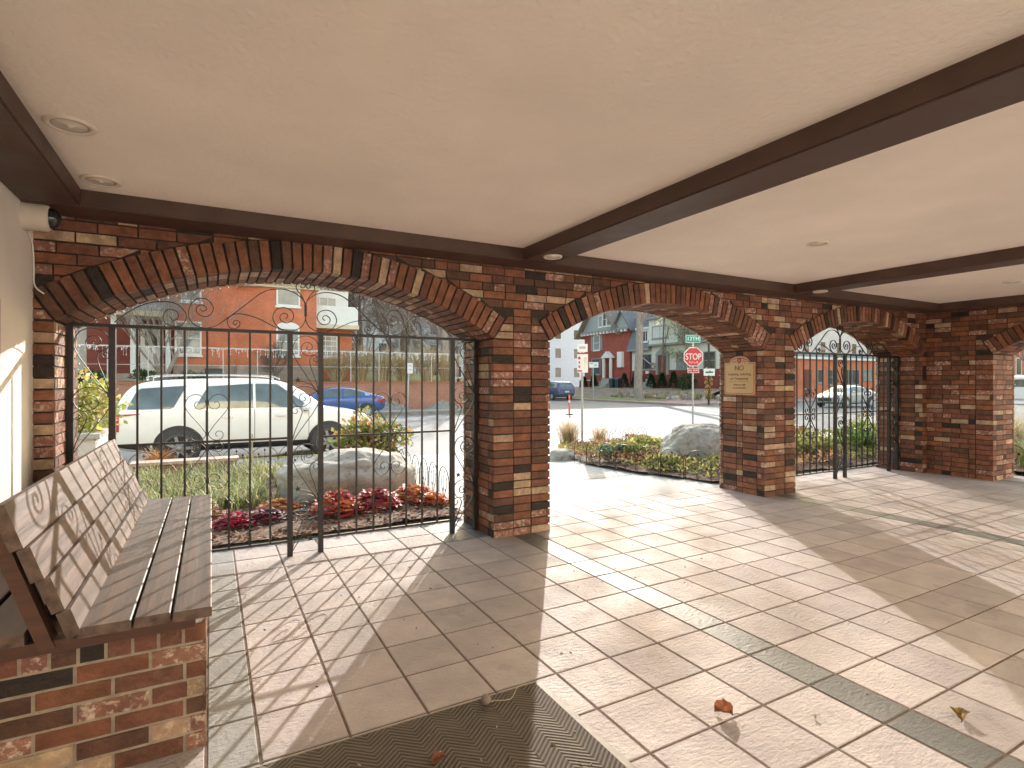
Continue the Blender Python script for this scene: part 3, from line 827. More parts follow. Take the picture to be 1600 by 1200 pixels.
boulder('boulder', 'large long tan boulder in the bark bed behind the left gate', (1.52, 6.9, .11), (.80, .52, .38), 3.3, .05, .82)
boulder('boulder', 'rounded grey boulder beside the open arch pier and stop sign', (7.35, 6.75, .10), (.62, .66, .50), 8.1, .3, .9)
boulder('boulder', 'small low tan rock at the near tip of the middle bed edging', (5.75, 8.6, -.06), (.24, .2, .14), 5.2, .2)
for x, y, s, lb in ((8.3, 10.6, .22, 'flat pale rock in the dry grass at the back of the middle bed'), (7.6, 10.2, .18, 'small brown rock beside the parking sign post')): boulder('boulder', lb, (x, y, z2(x, y) + .03), (s, s * .7, s * .45), x, x)

# red and orange leafy clumps along the gate
redc = [(.58, .075, .07, 0), (.46, .05, .055, 0), (.66, .2, .12, 0), (.34, .05, .05, 0)]
orgc = [(.66, .24, .06, 0), (.6, .17, .06, 0), (.64, .36, .12, 0)]
purp = [(.30, .05, .08, 0), (.46, .06, .09, 0), (.2, .04, .05, 0)]
def clump(label, x, y, r, h, cols, n=240, l=.075):
    m = MB(); zb = z1(x, y)
    for _ in range(n):
        a = random.uniform(0, 2 * PI); q = random.random() ** .6; t = random.random()
        p = Vector((x + math.cos(a) * r * q, y + math.sin(a) * r * q, zb + h * (1 - q * q * .75) * random.uniform(.5, 1)))
        d = Vector((math.cos(a), math.sin(a), random.uniform(-.5, .4)))
        ll = l * random.uniform(.6, 1.15); s = d.cross(Vector((0, 0, 1))).normalized()
        # lobed leaf: fan of five points, slightly cupped
        c = jit(random.choice(cols), .3); up = Vector((0, 0, 1)); pts = [p]
        for k in range(7):
            f = -1.2 + 2.4 * k / 6; rr = ll * (1 if k % 2 == 0 else .66) * (1 - .12 * abs(f))
            pts.append(p + (d * math.cos(f) + s * math.sin(f)) * rr + up * (.25 * ll * abs(f) * .5 + random.uniform(-.01, .01)))
        m.face(pts, c)
    return solo('heuchera_clump', m, leafm, label, 'plant', 'red leafy clumps along the gate')
clump('crimson and orange leafy clump right of the gate centre in front of the boulder', 1.13, 5.72, .24, .22, redc + orgc[:1], 330)
clump('crimson and purple leafy clump in front of the boulder middle', 1.52, 5.80, .24, .20, redc + purp, 300)
clump('orange red leafy clump at the right foot of the boulder', 2.0, 6.0, .22, .17, orgc + redc[:2], 230)
clump('small coral leafy clump nearest the right gate post', 2.14, 5.72, .15, .10, orgc[:2] + redc[2:3], 120)
clump('pinkish red leafy clump beside the bench end', .20, 5.72, .16, .11, [(.45, .04, .08, 0), (.3, .03, .05, 0)], 120)
clump('dark purple leafy clump left of the gate centre', .47, 5.78, .18, .10, [(.16, .035, .05, 0), (.26, .04, .06, 0), (.12, .03, .035, 0)], 140)
clump('orange leafy clump behind the gate centre posts', .62, 6.15, .18, .12, orgc + [(.3, .12, .05, 0)], 150)
clump('dry orange clump behind the bench end', -.05, 6.1, .2, .12, [(.4, .2, .08, 0), (.3, .13, .06, 0)], 120)

# strappy green grass drifts
def blades(m, x, y, z, n, h, cols, w=.008, lean=.9):
    for _ in range(n):
        a = random.uniform(0, 2 * PI); l = h * random.uniform(.6, 1.15); k = random.uniform(.25, lean); c = jit(random.choice(cols), .3); pts = []
        b = Vector((x + random.uniform(-.04, .04), y + random.uniform(-.04, .04), z)); s = Vector((-math.sin(a), math.cos(a), 0)) * w * random.uniform(.6, 1.2)
        for i in range(4):
            t = i / 3; pts.append(b + Vector((math.cos(a) * l * k * t * t, math.sin(a) * l * k * t * t, l * (t - .45 * k * t * t * t))))
        for i in range(3):
            w0, w1 = 1 - .25 * i, (1 - .25 * (i + 1)) if i < 2 else .08
            m.face([pts[i] - s * w0, pts[i] + s * w0, pts[i + 1] + s * w1, pts[i + 1] - s * w1], c)
grn = [(.20, .245, .08, 0), (.30, .33, .13, 0), (.13, .17, .06, 0), (.46, .43, .26, 0), (.38, .37, .17, 0), (.42, .34, .18, 0)]
m = MB(); k = 0
while k < 330:
    x, y = random.uniform(-1.2, 1.0), random.uniform(6.3, 9.6)
    if x > .62 and y < 7.6: continue
    if y < 6.6 and random.random() < .5: continue
    k += 1; blades(m, x, y, z1(x, y), 15, random.uniform(.2, .36), grn)
stuff('ground_cover_grass', m, leafm)
# leafy shrubs in the middle bed
gy = [(.24, .27, .07, 0), (.36, .36, .11, 0), (.15, .19, .06, 0), (.46, .42, .18, 0), (.28, .22, .09, 0)]
def shrub(name, label, x, y, z, R, n, l, cols, stems=10, group=None, cat='shrub'):
    o = thing(name, label, cat, (x, y, z), group)
    st = MB()
    for _ in range(stems):
        d = rand_dir(); d.z = abs(d.z) * .7 + .45; e = Vector((d.x * R[0] * .9, d.y * R[1] * .9, d.z * R[2] * 1.5))
        st.tube(spline([(x, y, z - .03), (x + e.x * .4, y + e.y * .4, z + e.z * .55), (x + e.x, y + e.y, z + e.z)], 3), [.009, .008, .007, .006, .005, .004, .003], 4)
    add('stem', st, bark_m, o)
    m = MB(); nb = max(5, int(n / 70))
    for _ in range(nb):
        d = rand_dir(); q = random.random() ** .45
        c = (x + d.x * R[0] * q * .75, y + d.y * R[1] * q * .75, z + R[2] * (1 + d.z * q * .75))
        f = random.uniform(.28, .5); foliage(m, c, (R[0] * f, R[1] * f, R[2] * f), int(n / nb), l, cols, .3, .1)
    add('foliage', m, leafm, o); return o
SG = 'leafy shrubs of the middle bed'
for x, y, R, n, lb in ((6.15, 6.35, (.32, .32, .14), 480, 'yellow green leafy shrub between the wire hoops and the grey boulder'), (6.5, 7.6, (.5, .5, .17), 800, 'wide green shrub left of the grey boulder'), (7.5, 8.2, (.55, .5, .17), 700, 'yellowing shrub behind the grey boulder'), (6.05, 7.5, (.25, .25, .18), 300, 'small bluish green shrub at the middle hoops'),
                       (9.25, 6.0, (.5, .5, .24), 900, 'green shrub seen through the left leaf of the far gate'), (10.4, 5.9, (.6, .5, .28), 1100, 'bright green shrub seen through the right leaf of the far gate'), (10.3, 7.0, (.9, .5, .26), 900, 'reddish brown shrub behind the far gate shrubs'), (12.0, 6.9, (.8, .6, .3), 900, 'olive shrub right of the far gate')):
    cols = gy if 'bluish' not in lb else [(.12, .17, .11, 0), (.2, .26, .17, 0)]
    if 'reddish' in lb: cols = [(.26, .12, .05, 0), (.34, .2, .09, 0), (.2, .15, .05, 0)]
    if 'bright' in lb: cols = [(.18, .28, .05, 0), (.26, .34, .08, 0), (.1, .18, .04, 0)]
    shrub('garden_shrub', lb, x, y, z2(x, y), R, n, .075, cols, 9, SG)
for x, y, lb in ((7.9, 9.9, 'low russet dry shrub behind the hoops'), (8.9, 10.3, 'low orange brown dry shrub at the street side of the bed'), (6.9, 9.5, 'low pinkish dry shrub left in the middle bed')):
    shrub('garden_shrub', lb, x, y, z2(x, y), (.55, .5, .13), 420, .06, [(.36, .17, .07, 0), (.42, .26, .14, 0), (.25, .13, .07, 0), (.3, .2, .13, 0)], 8, SG)
m = MB(); k = 0
while k < 9000:
    x, y = random.uniform(5.7, 10.8), random.uniform(5.2, 10.6)
    dn = .5 + .5 * noise.noise(Vector((x * 1.3, y * 1.3, 7)))
    if not inpoly(x, y, BED2) or random.random() > dn * 1.3: continue
    k += 1; h = .04 + .2 * dn * random.random(); cs = gy if noise.noise(Vector((x * .8, y * .8, 2))) > -.12 else [(.36, .19, .09, 0), (.42, .28, .16, 0), (.26, .14, .08, 0)]
    d = rand_dir(); d.z = abs(d.z) * .8 + .1; leaf(m, Vector((x, y, z2(x, y) + h)), d, rand_dir(), random.uniform(.05, .1), .018, jit(random.choice(cs)))
stuff('ground_cover', m, leafm)
# ornamental grasses
straw = [(.48, .36, .19, 0), (.56, .45, .27, 0), (.36, .25, .12, 0)]
def tuft(label, x, y, z, n, h, lean=.8, cols=straw, w=.006):
    m = MB()
    for _ in range(n // 6): blades(m, x + random.gauss(0, h * .1), y + random.gauss(0, h * .1), z, 6, h, cols, w, lean)
    return solo('ornamental_grass', m, leafm, label, 'grass clump', 'dry ornamental grasses')
tuft('straw coloured grass tuft at the left edge of the open arch', 7.5, 10.95, g(7.5, 10.95), 560, .85, .7)
tuft('shorter straw grass tuft just right of the parking sign post', 8.4, 10.9, g(8.4, 10.9), 260, .65, .6)
tuft('large drooping pale grass clump outside the right side arch', 11.9, 4.3, z3(11.9, 4.3), 900, .95, 1.1, [(.6, .52, .34, 0), (.5, .42, .24, 0), (.42, .4, .2, 0)], .007)
tuft('green based pale grass clump nearest the right side arch', 11.05, 3.6, z3(11.05, 3.6), 420, .6, .9, [(.4, .42, .2, 0), (.3, .36, .13, 0), (.5, .46, .28, 0)], .007)
tuft('golden grass clump farther out beyond the right side arch', 12.9, 4.6, z3(12.9, 4.6), 380, .8, .8, [(.55, .36, .13, 0), (.6, .42, .2, 0)], .007)

# rose bushes
rosec = [(.22, .28, .06, 0), (.32, .34, .09, 0), (.14, .19, .045, 0), (.42, .32, .1, 0), (.4, .2, .1, 0)]
def rose(label, x, y, z, R, n, cols, flowers):
    o = shrub('rose_bush', label, x, y, z, R, n, .08, cols, 16, 'rose bushes')
    for fx, fy, fz, c in flowers:
        m = MB()
        for k in range(16):
            t = k * 2.4; r = .012 + .002 * k; m.face([(fx, fy, fz), (fx + r * math.cos(t), fy + r * math.sin(t), fz + .02), (fx + r * 1.5 * math.cos(t + .5), fy + r * 1.5 * math.sin(t + .5), fz + .012), (fx + r * math.cos(t + 1), fy + r * math.sin(t + 1), fz + .02)], c)
        add('rose_bloom', m, leafm, o)
rose('yellow green rose bush with orange bloom behind the long boulder', 2.15, 8.4, z1(2.15, 8.4), (.62, .45, .50), 2600, rosec, [(2.2, 7.9, .78, (.6, .16, .06, 0)), (2.05, 7.85, .5, (.6, .3, .25, 0))])
rose('tall yellow green rose bush with red bloom behind the left end of the gate', -2.0, 9.2, g(-2, 9.2) + .45, (.95, .6, .66), 5600, [(.36, .40, .09, 0), (.5, .5, .13, 0), (.24, .29, .06, 0), (.56, .52, .24, 0), (.42, .28, .1, 0)], [(-1.95, 8.7, 1.62, (.5, .02, .05, 0)), (-1.6, 8.8, .9, (.55, .2, .1, 0))])
# pale planter box under the tall rose
m = MB(); m.box(-2.75, -1.3, 8.75, 9.7, -.2, .62)
o = thing('planter', 'pale grey block planter under the tall rose at the left end of the gate', 'planter', (-2, 9.2, -.1))
add('box', m, M('pale_blocks', (.55, .53, .5), .85, .1, 4, .3, 40), o); m = MB(); m.box(-2.8, -1.25, 8.70, 9.75, .62, .68); add('coping', m, concrete, o)
# low pinkish brick edging wall
m = MB(); m.box(-1.0, .35, 9.62, 9.85, -.15, .12); o = thing('edging_wall', 'low brick edging wall with pink coping between bench end and street', 'wall', (-.3, 9.7, -.1))
add('brickwork', m, brickpat('edging_brick', (.3, .13, .08), (.38, .2, .14), (.4, .36, .3), 4, XZ), o); m = MB(); m.box(-1.03, .38, 9.58, 9.89, .12, .165); add('coping', m, M('pink_coping', (.5, .36, .3), .85, .1, 8, .2, 60), o)
# copper basket / tan dog-like dried clump by the kerb
tuft('dense orange brown dry grass clump at the kerb behind the bench', -.75, 10.4, g(-.75, 10.4), 420, .5, .8, [(.5, .22, .06, 0), (.42, .17, .05, 0), (.55, .3, .1, 0)], .008)

# wire hoop edging
wire = M('dark_wire', (.05, .045, .038), .5, .2, 20, metal=.4)
def hoop_proto():
    o = thing('edging_hoop', 'x', 'garden edging', (0, 0, 0), 'arched wire edging hoops'); m = MB(); w = .2; h = .42
    arch = [(-w, 0, -.05), (-w, 0, h - w * .9)] + [(-w * math.cos(t), 0, h - w * .9 + w * .9 * math.sin(t)) for t in [PI * q / 14 for q in range(1, 14)]] + [(w, 0, h - w * .9), (w, 0, -.05)]
    m.tube(arch, .0055, 5); add('arch_wire', m, wire, o, local=True)
    m = MB()
    for q in (-1, 1): m.tube(spline([(0, 0, .02), (q * .05, 0, .13), (q * .1, 0, .2), (q * .09, 0, .27)], 4), .003, 4)
    m.tube([(0, 0, .02), (0, 0, .34)], .003, 4); m.tube([(-w, 0, .03), (w, 0, .03)], .003, 4)
    for q, z in ((-.09, .27), (.09, .27), (0, .34), (-.05, .14), (.05, .14)): m.face([(q, -.004, z), (q + .018, -.004, z + .02), (q, -.004, z + .05), (q - .018, -.004, z + .02)])
    add('vine_wire', m, wire, o, local=True); return o
hp = hoop_proto(); first = True
def hoops(path, labels):
    global first
    for i, (x, y, a) in enumerate(path):
        o = hp if first else copy_tree(hp); first = False
        o.location = (x, y, g(x, y)); o.rotation_euler = (0, 0, a); o['label'] = labels[i] if i < len(labels) else labels[-1]
def along(a, b, n):
    r = math.atan2(b[1] - a[1], b[0] - a[0]); return [(a[0] + (b[0] - a[0]) * (i + .5) / n, a[1] + (b[1] - a[1]) * (i + .5) / n, r) for i in range(n)]
ORD = ['nearest', 'second', 'third', 'fourth', 'fifth', 'sixth', 'seventh', 'eighth', 'ninth', 'tenth']
pts = along((2.26, 5.55), (2.56, 8.7), 7)
hoops(pts, [f'{ORD[i]} wire hoop from the gate along the right edge of the bark bed' for i in range(7)])
pts = along((5.83, 5.15), (5.58, 6.85), 4) + along((5.58, 6.87), (5.68, 8.1), 3)
hoops(pts, [f'{ORD[i]} wire hoop from the plaque pier along the middle bed' for i in range(7)])
hoops(along((-1.1, 9.95), (1.4, 9.95), 6), [f'{ORD[i]} wire hoop from the left at the kerb edge of the bark bed' for i in range(6)])
hoops(along((10.3, 4.6), (10.3, 3.0), 4), [f'{ORD[i]} wire hoop from the corner outside the right side arch' for i in range(4)])
hoops(along((8.6, 11.35), (10.4, 11.4), 4), [f'{ORD[i]} wire hoop from the left on the street side of the middle bed' for i in range(4)])
# plain wooden stake
m = MB(); m.tube([(.55, 9.3, -.2), (.55, 9.3, .55)], .012, 6); solo('garden_stake', m, M('pale_stake', (.5, .4, .28), .8, .2, 10), 'thin pale wooden stake standing in the grass bed', 'stake')
# irrigation hose
m = MB(); m.tube(spline([(.55, 5.6, .06), (.75, 5.75, .08), (.95, 5.6, .07), (.8, 5.45, .06)], 6), .009, 6); solo('garden_hose', m, M('grey_hose', (.12, .15, .14), .5, .1, 5), 'short piece of grey green hose on the bark by the gate centre', 'hose')
# ================================================================== VEHICLES
def paint(name, col, rough=.22, metal=0.):
    if name in MATS: return MATS[name]
    t = NT(name); v = t.coord(); f = t.noise(v, 3, 5)
    m = t.out(t.ramp(f, [(.3, tuple(c * .92 for c in col)), (.7, col)]), rough, None, metal, .5); t.b.inputs['Coat Weight'].default_value = .6; t.b.inputs['Coat Roughness'].default_value = .08
    MATS[name] = m; return m
headl = M('headlamp_glass', (.5, .5, .5), .1, .2, 20); taill = M('tail_lamp_red', (.45, .02, .02), .2, .1, 20); plas = M('black_plastic', (.03, .03, .03), .6, .2, 10); rimm = M('alloy_rim', (.6, .6, .6), .4, .1, 10, metal=.2); rimd = M('dark_rim', (.26, .26, .26), .4, .1, 10, metal=.2)
plate_m = M('number_plate', (.6, .62, .6), .5, .1, 5); glass_car = M('car_window', (.20, .21, .185), .05, .35, 1.8, metal=.65, spec=.9)
def wheel(parent, x, y, r, w, side, rim_mat, spokes=10):
    o = None
    m = MB(); pr = [(r * .62, -w / 2), (r * .93, -w / 2), (r, -w * .36), (r, w * .36), (r * .93, w / 2), (r * .62, w / 2)]
    m.lathe(pr + [pr[0]], (x, y, r), 28, 'y', cap=False); o = add('wheel', m, rubber, parent, local=True)
    m = MB(); yo = y + side * (w / 2 - .02)
    for k in range(24):
        a0, a1 = 2 * PI * k / 24, 2 * PI * (k + 1) / 24
        m.face([(x + q * math.cos(a), yo + d, r + q * math.sin(a)) for q, d, a in ((r * .70, side * .022, a0), (r * .70, side * .022, a1), (r * .61, side * .012, a1), (r * .61, side * .012, a0))])
    for k in range(spokes):
        a = 2 * PI * k / spokes; c, s_ = math.cos(a), math.sin(a); q = .05 * r / .35
        P = []
        for rr, wd in ((r * .12, q * .6), (r * .63, q * .5)):
            for sg in (-1, 1): P.append((x + c * rr - s_ * wd * sg, yo + side * .018, r + s_ * rr + c * wd * sg))
        m.face([P[0], P[1], P[3], P[2]])
    m.lathe([(r * .16, 0), (r * .15, side * .02), (.001, side * .024)], (x, yo, r), 14, 'y')
    add('rim', m, rim_mat, o, local=True)
    m = MB(); m.lathe([(r * .61, 0), (.001, .001 * side)], (x, yo - side * .03, r), 20, 'y'); add('brake_disc', m, plas, o, local=True)
def car(label, cat, name, st, loc, rz, body_mat, wheels, r, side_patches, front, rear, extra=None, group='vehicles on the street', rim=None, spokes=10):
    o = thing(name, label, cat, loc, group, rz)
    m = MB(); rows = []
    for x, zb, zl, zr, wb, wl, wr in st:
        half = [(0, zb), (wb * .8, zb), (wb, zb + .05), (max(wb, wl) * 1.0, zb + (zl - zb) * .45), (wl * 1.0, zb + (zl - zb) * .82), (wl * .985, zl), (wr + (wl - wr) * .12, zl + (zr - zl) * .86), (wr * .9, zr), (wr * .5, zr + .015), (0, zr + .02)]
        rows.append([(x, -y, z) for y, z in half] + [(x, y, z) for y, z in reversed(half[1:-1])])
    m.grid(rows, closed=True); m.face(rows[0], smooth=True); m.face(rows[-1], smooth=True)
    b = add('body', m, body_mat, o, local=True)
    sub = b.modifiers.new('s', 'SUBSURF'); sub.levels = sub.render_levels = 2
    bpy.context.view_layer.update(); dg = bpy.context.evaluated_depsgraph_get()
    me = bpy.data.meshes.new_from_object(b.evaluated_get(dg)); b.modifiers.clear(); old = b.data; b.data = me; bpy.data.meshes.remove(old)
    bv = BVHTree.FromPolygons([v.co.copy() for v in me.vertices], [tuple(p.vertices) for p in me.polygons])
    def side(nm, mat, x0, x1, zl, zu, off=.008, nx=14, nz=5, sides=(-1, 1), par=None):
        for s in sides:
            rws = []
            for j in range(nz + 1):
                row = []
                for i in range(nx + 1):
                    x = x0 + (x1 - x0) * i / nx; a, c = zl(x), zu(x); z = a + (c - a) * j / nz
                    h = bv.ray_cast(Vector((x, s * 3, z)), Vector((0, -s, 0)))[0]
                    y = (h.y if h is not None else s * .5) + s * off; row.append((x, y, z))
                rws.append(row)
            mm = MB(); mm.grid(rws); add(nm, mm, mat, par or o, local=True)
    def end(nm, mat, sx, y0, y1, zl, zu, off=.008, ny=10, nz=4):
        rws = []
        for j in range(nz + 1):
            row = []
            for i in range(ny + 1):
                y = y0 + (y1 - y0) * i / ny; a, c = zl(y), zu(y); z = a + (c - a) * j / nz
                h = bv.ray_cast(Vector((sx * 5, y, z)), Vector((-sx, 0, 0)))[0]
                row.append(((h.x if h is not None else 0) + sx * off, y, z))
            rws.append(row)
        mm = MB(); mm.grid(rws); add(nm, mm, mat, o, local=True)
    W = max(s_[5] for s_ in st)
    for xw in wheels:
        # dark arch lining and lip
        R = r * 1.16
        f0 = lambda x, xw=xw, R=R: .30 * 0 + max(.2, r - .12) * 1.0
        side('wheel_arch', rubber, xw - R * .985, xw + R * .985, lambda x: r - .02, lambda x, xw=xw, R=R: r + math.sqrt(max(0, R * R - (x - xw) ** 2)), .006, 22, 4)
        for s in (-1, 1): wheel(o, xw, s * (W - .09), r, .22, s, rim or rimm, spokes)
    for p in side_patches: side(*p)
    for p in front: end(p[0], p[1], 1, *p[2:])
    for p in rear: end(p[0], p[1], -1, *p[2:])
    if extra: extra(o)
    return o
C = lambda v: (lambda x: v)
def lin(*pts):
    def f(x):
        for (a, b), (c, d) in zip(pts, pts[1:]):
            if x <= c: return b + (d - b) * max(0, min(1, (x - a) / (c - a)))
        return pts[-1][1]
    return f
SUV = [(-2.47, .52, .95, 1.00, .78, .82, .78), (-2.42, .40, 1.10, 1.16, .86, .92, .82), (-2.25, .33, 1.13, 1.58, .90, .96, .72), (-1.95, .30, 1.13, 1.70, .92, .975, .74), (-1.0, .28, 1.12, 1.755, .93, .985, .76), (0, .28, 1.11, 1.76, .93, .985, .76), (.55, .28, 1.10, 1.73, .93, .985, .75), (1.0, .28, 1.09, 1.50, .93, .985, .74), (1.38, .28, 1.08, 1.18, .93, .975, .78), (1.5, .28, 1.07, 1.11, .93, .97, .82), (2.05, .30, 1.02, 1.05, .91, .95, .80), (2.33, .34, .93, .97, .86, .90, .74), (2.47, .44, .78, .82, .74, .76, .66)]
def suv_extra(o):
    for s in (-1, 1):
        m = MB(); m.tube(spline([(-1.9, s * .66, 1.72), (-1.85, s * .66, 1.80), (-1.2, s * .67, 1.835), (.1, s * .67, 1.83), (.45, s * .66, 1.78), (.5, s * .66, 1.74)], 5), .016, 6); add('roof_rail', m, chrome, o, local=True)
        m = MB(); m.lathe([(.02, -.10), (.075, -.06), (.085, .03), (.06, .09), (.01, .1)], (1.0, s * 1.07, 1.15), 14, 'y'); add('mirror', m, MATS['white_car_paint'], o, local=True)
        m = MB(); m.box(.96, 1.03, s * 1.04 - .07, s * 1.04 + .07, 1.06, 1.10); add('mirror_stalk', m, plas, o, local=True)
wp = paint('white_car_paint', (.86, .86, .83))
car('white three row suv parked at the kerb behind the left gate', 'suv', 'parked_car', SUV, (.80, 13.62, -.35), 0, wp, (-1.36, 1.48), .385,
    [('side_window', glass_car, -2.2, -1.24, lin((-2.2, 1.16), (-1.46, 1.16), (-1.24, 1.60)), lin((-2.2, 1.2), (-2.04, 1.56), (-1.24, 1.615)), .008),
     ('side_window', glass_car, -1.08, -.03, lin((-1.08, 1.16), (-.03, 1.15)), lin((-1.08, 1.18), (-.86, 1.60), (-.03, 1.655)), .008),
     ('side_window', glass_car, .02, 1.02, lin((.11, 1.16), (1.02, 1.14)), lin((.02, 1.655), (.45, 1.645), (1.02, 1.20)), .008),
     ('window_trim', chrome, -2.2, 1.1, lin((-2.2, 1.135), (1.1, 1.115)), lin((-2.2, 1.15), (1.1, 1.13)), .012, 30, 1),
     ('sill_cladding', plas, -1.02, 1.08, C(.30), C(.44), .012), ('sill_cladding', plas, -2.36, -1.84, lin((-2.36, .44), (-1.84, .34)), C(.50), .012), ('sill_cladding', plas, 1.9, 2.3, C(.38), C(.48), .012),
     ('door_seam', plas, -.01, 0., C(.45), C(1.12), .004, 1, 10), ('door_seam', plas, -.90, -.89, C(.62), C(1.12), .004, 1, 10), ('door_seam', plas, 1.06, 1.07, C(.45), C(1.08), .004, 1, 10),
     ('door_handle', chrome, -.62, -.40, C(.955), C(.985), .03, 4, 2), ('door_handle', chrome, .38, .60, C(.95), C(.98), .03, 4, 2),
     ('tail_lamp', taill, -2.45, -2.33, C(.74), lin((-2.45, 1.0), (-2.33, 1.06)), .012, 4), ('tail_lamp', taill, -2.42, -2.0, lin((-2.42, 1.02), (-2.0, 1.065)), lin((-2.42, 1.07), (-2.0, 1.08)), .014),
     ('headlamp', headl, 2.26, 2.40, C(.62), C(.86), .012, 4), ('headlamp', headl, 2.0, 2.3, lin((2.0, .97), (2.3, .88)), lin((2.0, .985), (2.3, .925)), .012)],
    [('windscreen', glass_car, -.66, .66, C(1.17), C(1.66), .01), ('grille', plas, -.55, .55, C(.55), C(.86), .012), ('number_plate', plate_m, -.2, .2, C(.44), C(.56), .02)],
    [('rear_window', glass_car, -.62, .62, C(1.2), C(1.56), .01), ('number_plate', plate_m, -.22, .22, C(.8), C(.94), .02)], suv_extra, rim=rimd, spokes=7)
SED = [(-2.27, .45, .82, .86, .66, .70, .64), (-2.2, .36, .95, 1.0, .78, .82, .70), (-1.9, .28, 1.0, 1.06, .83, .88, .72), (-1.5, .24, 1.0, 1.18, .85, .9, .66), (-.9, .22, .98, 1.38, .86, .905, .60), (-.2, .21, .96, 1.44, .86, .905, .60), (.4, .21, .94, 1.38, .86, .905, .60), (.85, .21, .93, 1.18, .86, .90, .62), (1.2, .21, .92, .97, .86, .89, .70), (1.7, .23, .86, .89, .84, .87, .68), (2.1, .28, .74, .77, .76, .79, .6), (2.27, .38, .62, .66, .6, .64, .5)]
def sed_extra(mt):
    def f(o):
        for s in (-1, 1):
            m = MB(); m.lathe([(.02, -.09), (.06, -.05), (.065, .04), (.02, .09)], (.72, s * .99, 1.0), 12, 'y'); add('mirror', m, mt, o, local=True)
    return f
def sedan(label, loc, rz, mt, group='vehicles on the street', cat='car', st=SED, rim=None):
    return car(label, cat, 'parked_car', st, loc, rz, mt, (-1.36, 1.36), .325,
        [('side_window', glass_car, -1.25, -.32, lin((-1.25, 1.04), (-.32, 1.0)), lin((-1.25, 1.16), (-.85, 1.30), (-.32, 1.36)), .008),
         ('side_window', glass_car, -.26, .82, lin((-.26, 1.0), (.82, .97)), lin((-.26, 1.36), (.3, 1.33), (.82, 1.02)), .008),
         ('side_window', headl, -1.52, -1.3, C(1.05), lin((-1.52, 1.08), (-1.3, 1.17)), .008, 4),
         ('sill_cladding', plas, -.95, .95, C(.22), C(.29), .01), ('door_seam', plas, -.295, -.285, C(.3), C(.98), .004, 1, 8), ('door_seam', plas, .80, .81, C(.3), C(.95), .004, 1, 8), ('door_seam', plas, -1.08, -1.07, C(.6), C(1.0), .004, 1, 8),
         ('door_handle', mt, -.95, -.75, C(.83), C(.86), .03, 4, 2), ('door_handle', mt, .0, .2, C(.81), C(.84), .03, 4, 2),
         ('tail_lamp', taill, -2.2, -1.88, C(.72), lin((-2.2, .84), (-1.88, .92)), .014), ('headlamp', headl, 1.8, 2.12, lin((1.8, .76), (2.12, .66)), lin((1.8, .82), (2.12, .72)), .012)],
        [('windscreen', glass_car, -.56, .56, C(1.0), C(1.35), .01), ('grille', plas, -.45, .45, C(.42), C(.62), .012)],
        [('rear_window', glass_car, -.56, .56, C(1.08), C(1.34), .01), ('number_plate', plate_m, -.2, .2, C(.7), C(.82), .02)], sed_extra(mt), group, rim)
bp = paint('blue_car_paint', (.06, .13, .36), .25, .3)
sedan('blue sedan parked across the street below the brick retaining wall', (5.0, 26.65, -.35), PI, bp)
silver = paint('silver_car_paint', (.55, .58, .6), .25, .5)
sedan('silver white sedan on the far street seen through the second gate', (37.2, 21.7, -.35), PI, silver)
SU2 = [(x * .93, *r_) for x, *r_ in SUV]
car('blue suv parked at the far kerb seen at the left edge of the open arch', 'suv', 'parked_car', SU2, (27.7, 42.9, -.35), PI / 2, paint('slate_blue_paint', (.10, .14, .26), .25, .3), (-1.34, 1.38), .36,
    [('side_window', glass_car, -1.95, -.95, C(1.17), lin((-1.95, 1.4), (-1.85, 1.6), (-.95, 1.62)), .008), ('side_window', glass_car, -.88, .9, C(1.17), lin((-.88, 1.64), (.5, 1.6), (.9, 1.25)), .008), ('tail_lamp', taill, -2.26, -2.1, C(.98), C(1.1), .012, 4), ('sill_cladding', plas, -.9, .9, C(.3), C(.42), .01)],
    [('windscreen', glass_car, -.6, .6, C(1.2), C(1.6), .01)], [('rear_window', glass_car, -.62, .62, C(1.2), C(1.56), .01), ('tail_lamp', taill, -.86, -.6, C(.98), C(1.08), .014), ('tail_lamp', taill, .6, .86, C(.98), C(1.08), .014), ('number_plate', plate_m, -.22, .22, C(.72), C(.86), .02), ('bumper', plas, -.7, .7, C(.52), C(.62), .014)])
VAN = [(-2.7, .45, 1.1, 1.95, .85, .9, .72), (-2.6, .4, 1.2, 2.1, .92, .97, .8), (-1.5, .35, 1.2, 2.15, .94, .99, .84), (0, .35, 1.2, 2.15, .94, .99, .84), (1.0, .35, 1.18, 2.05, .94, .99, .82), (1.5, .35, 1.12, 1.7, .93, .97, .78), (2.0, .36, 1.05, 1.15, .92, .95, .78), (2.5, .4, .9, .95, .84, .88, .7), (2.7, .5, .75, .8, .7, .74, .6)]
car('white van parked far beyond the right side arch', 'van', 'parked_van', VAN, (54.4, 17.5, -.35), rad(-8), wp, (-1.6, 1.6), .37,
    [('side_window', glass_car, -2.45, -.9, C(1.3), C(1.88), .008), ('side_window', glass_car, -.8, .45, C(1.3), C(1.88), .008), ('side_window', glass_car, .55, 1.45, C(1.25), lin((.55, 1.86), (1.45, 1.4)), .008), ('tail_lamp', taill, -2.66, -2.56, C(1.0), C(1.5), .012, 4)],
    [('windscreen', glass_car, -.6, .6, C(1.25), C(1.85), .01)], [('rear_window', glass_car, -.6, .6, C(1.3), C(1.85), .01)])
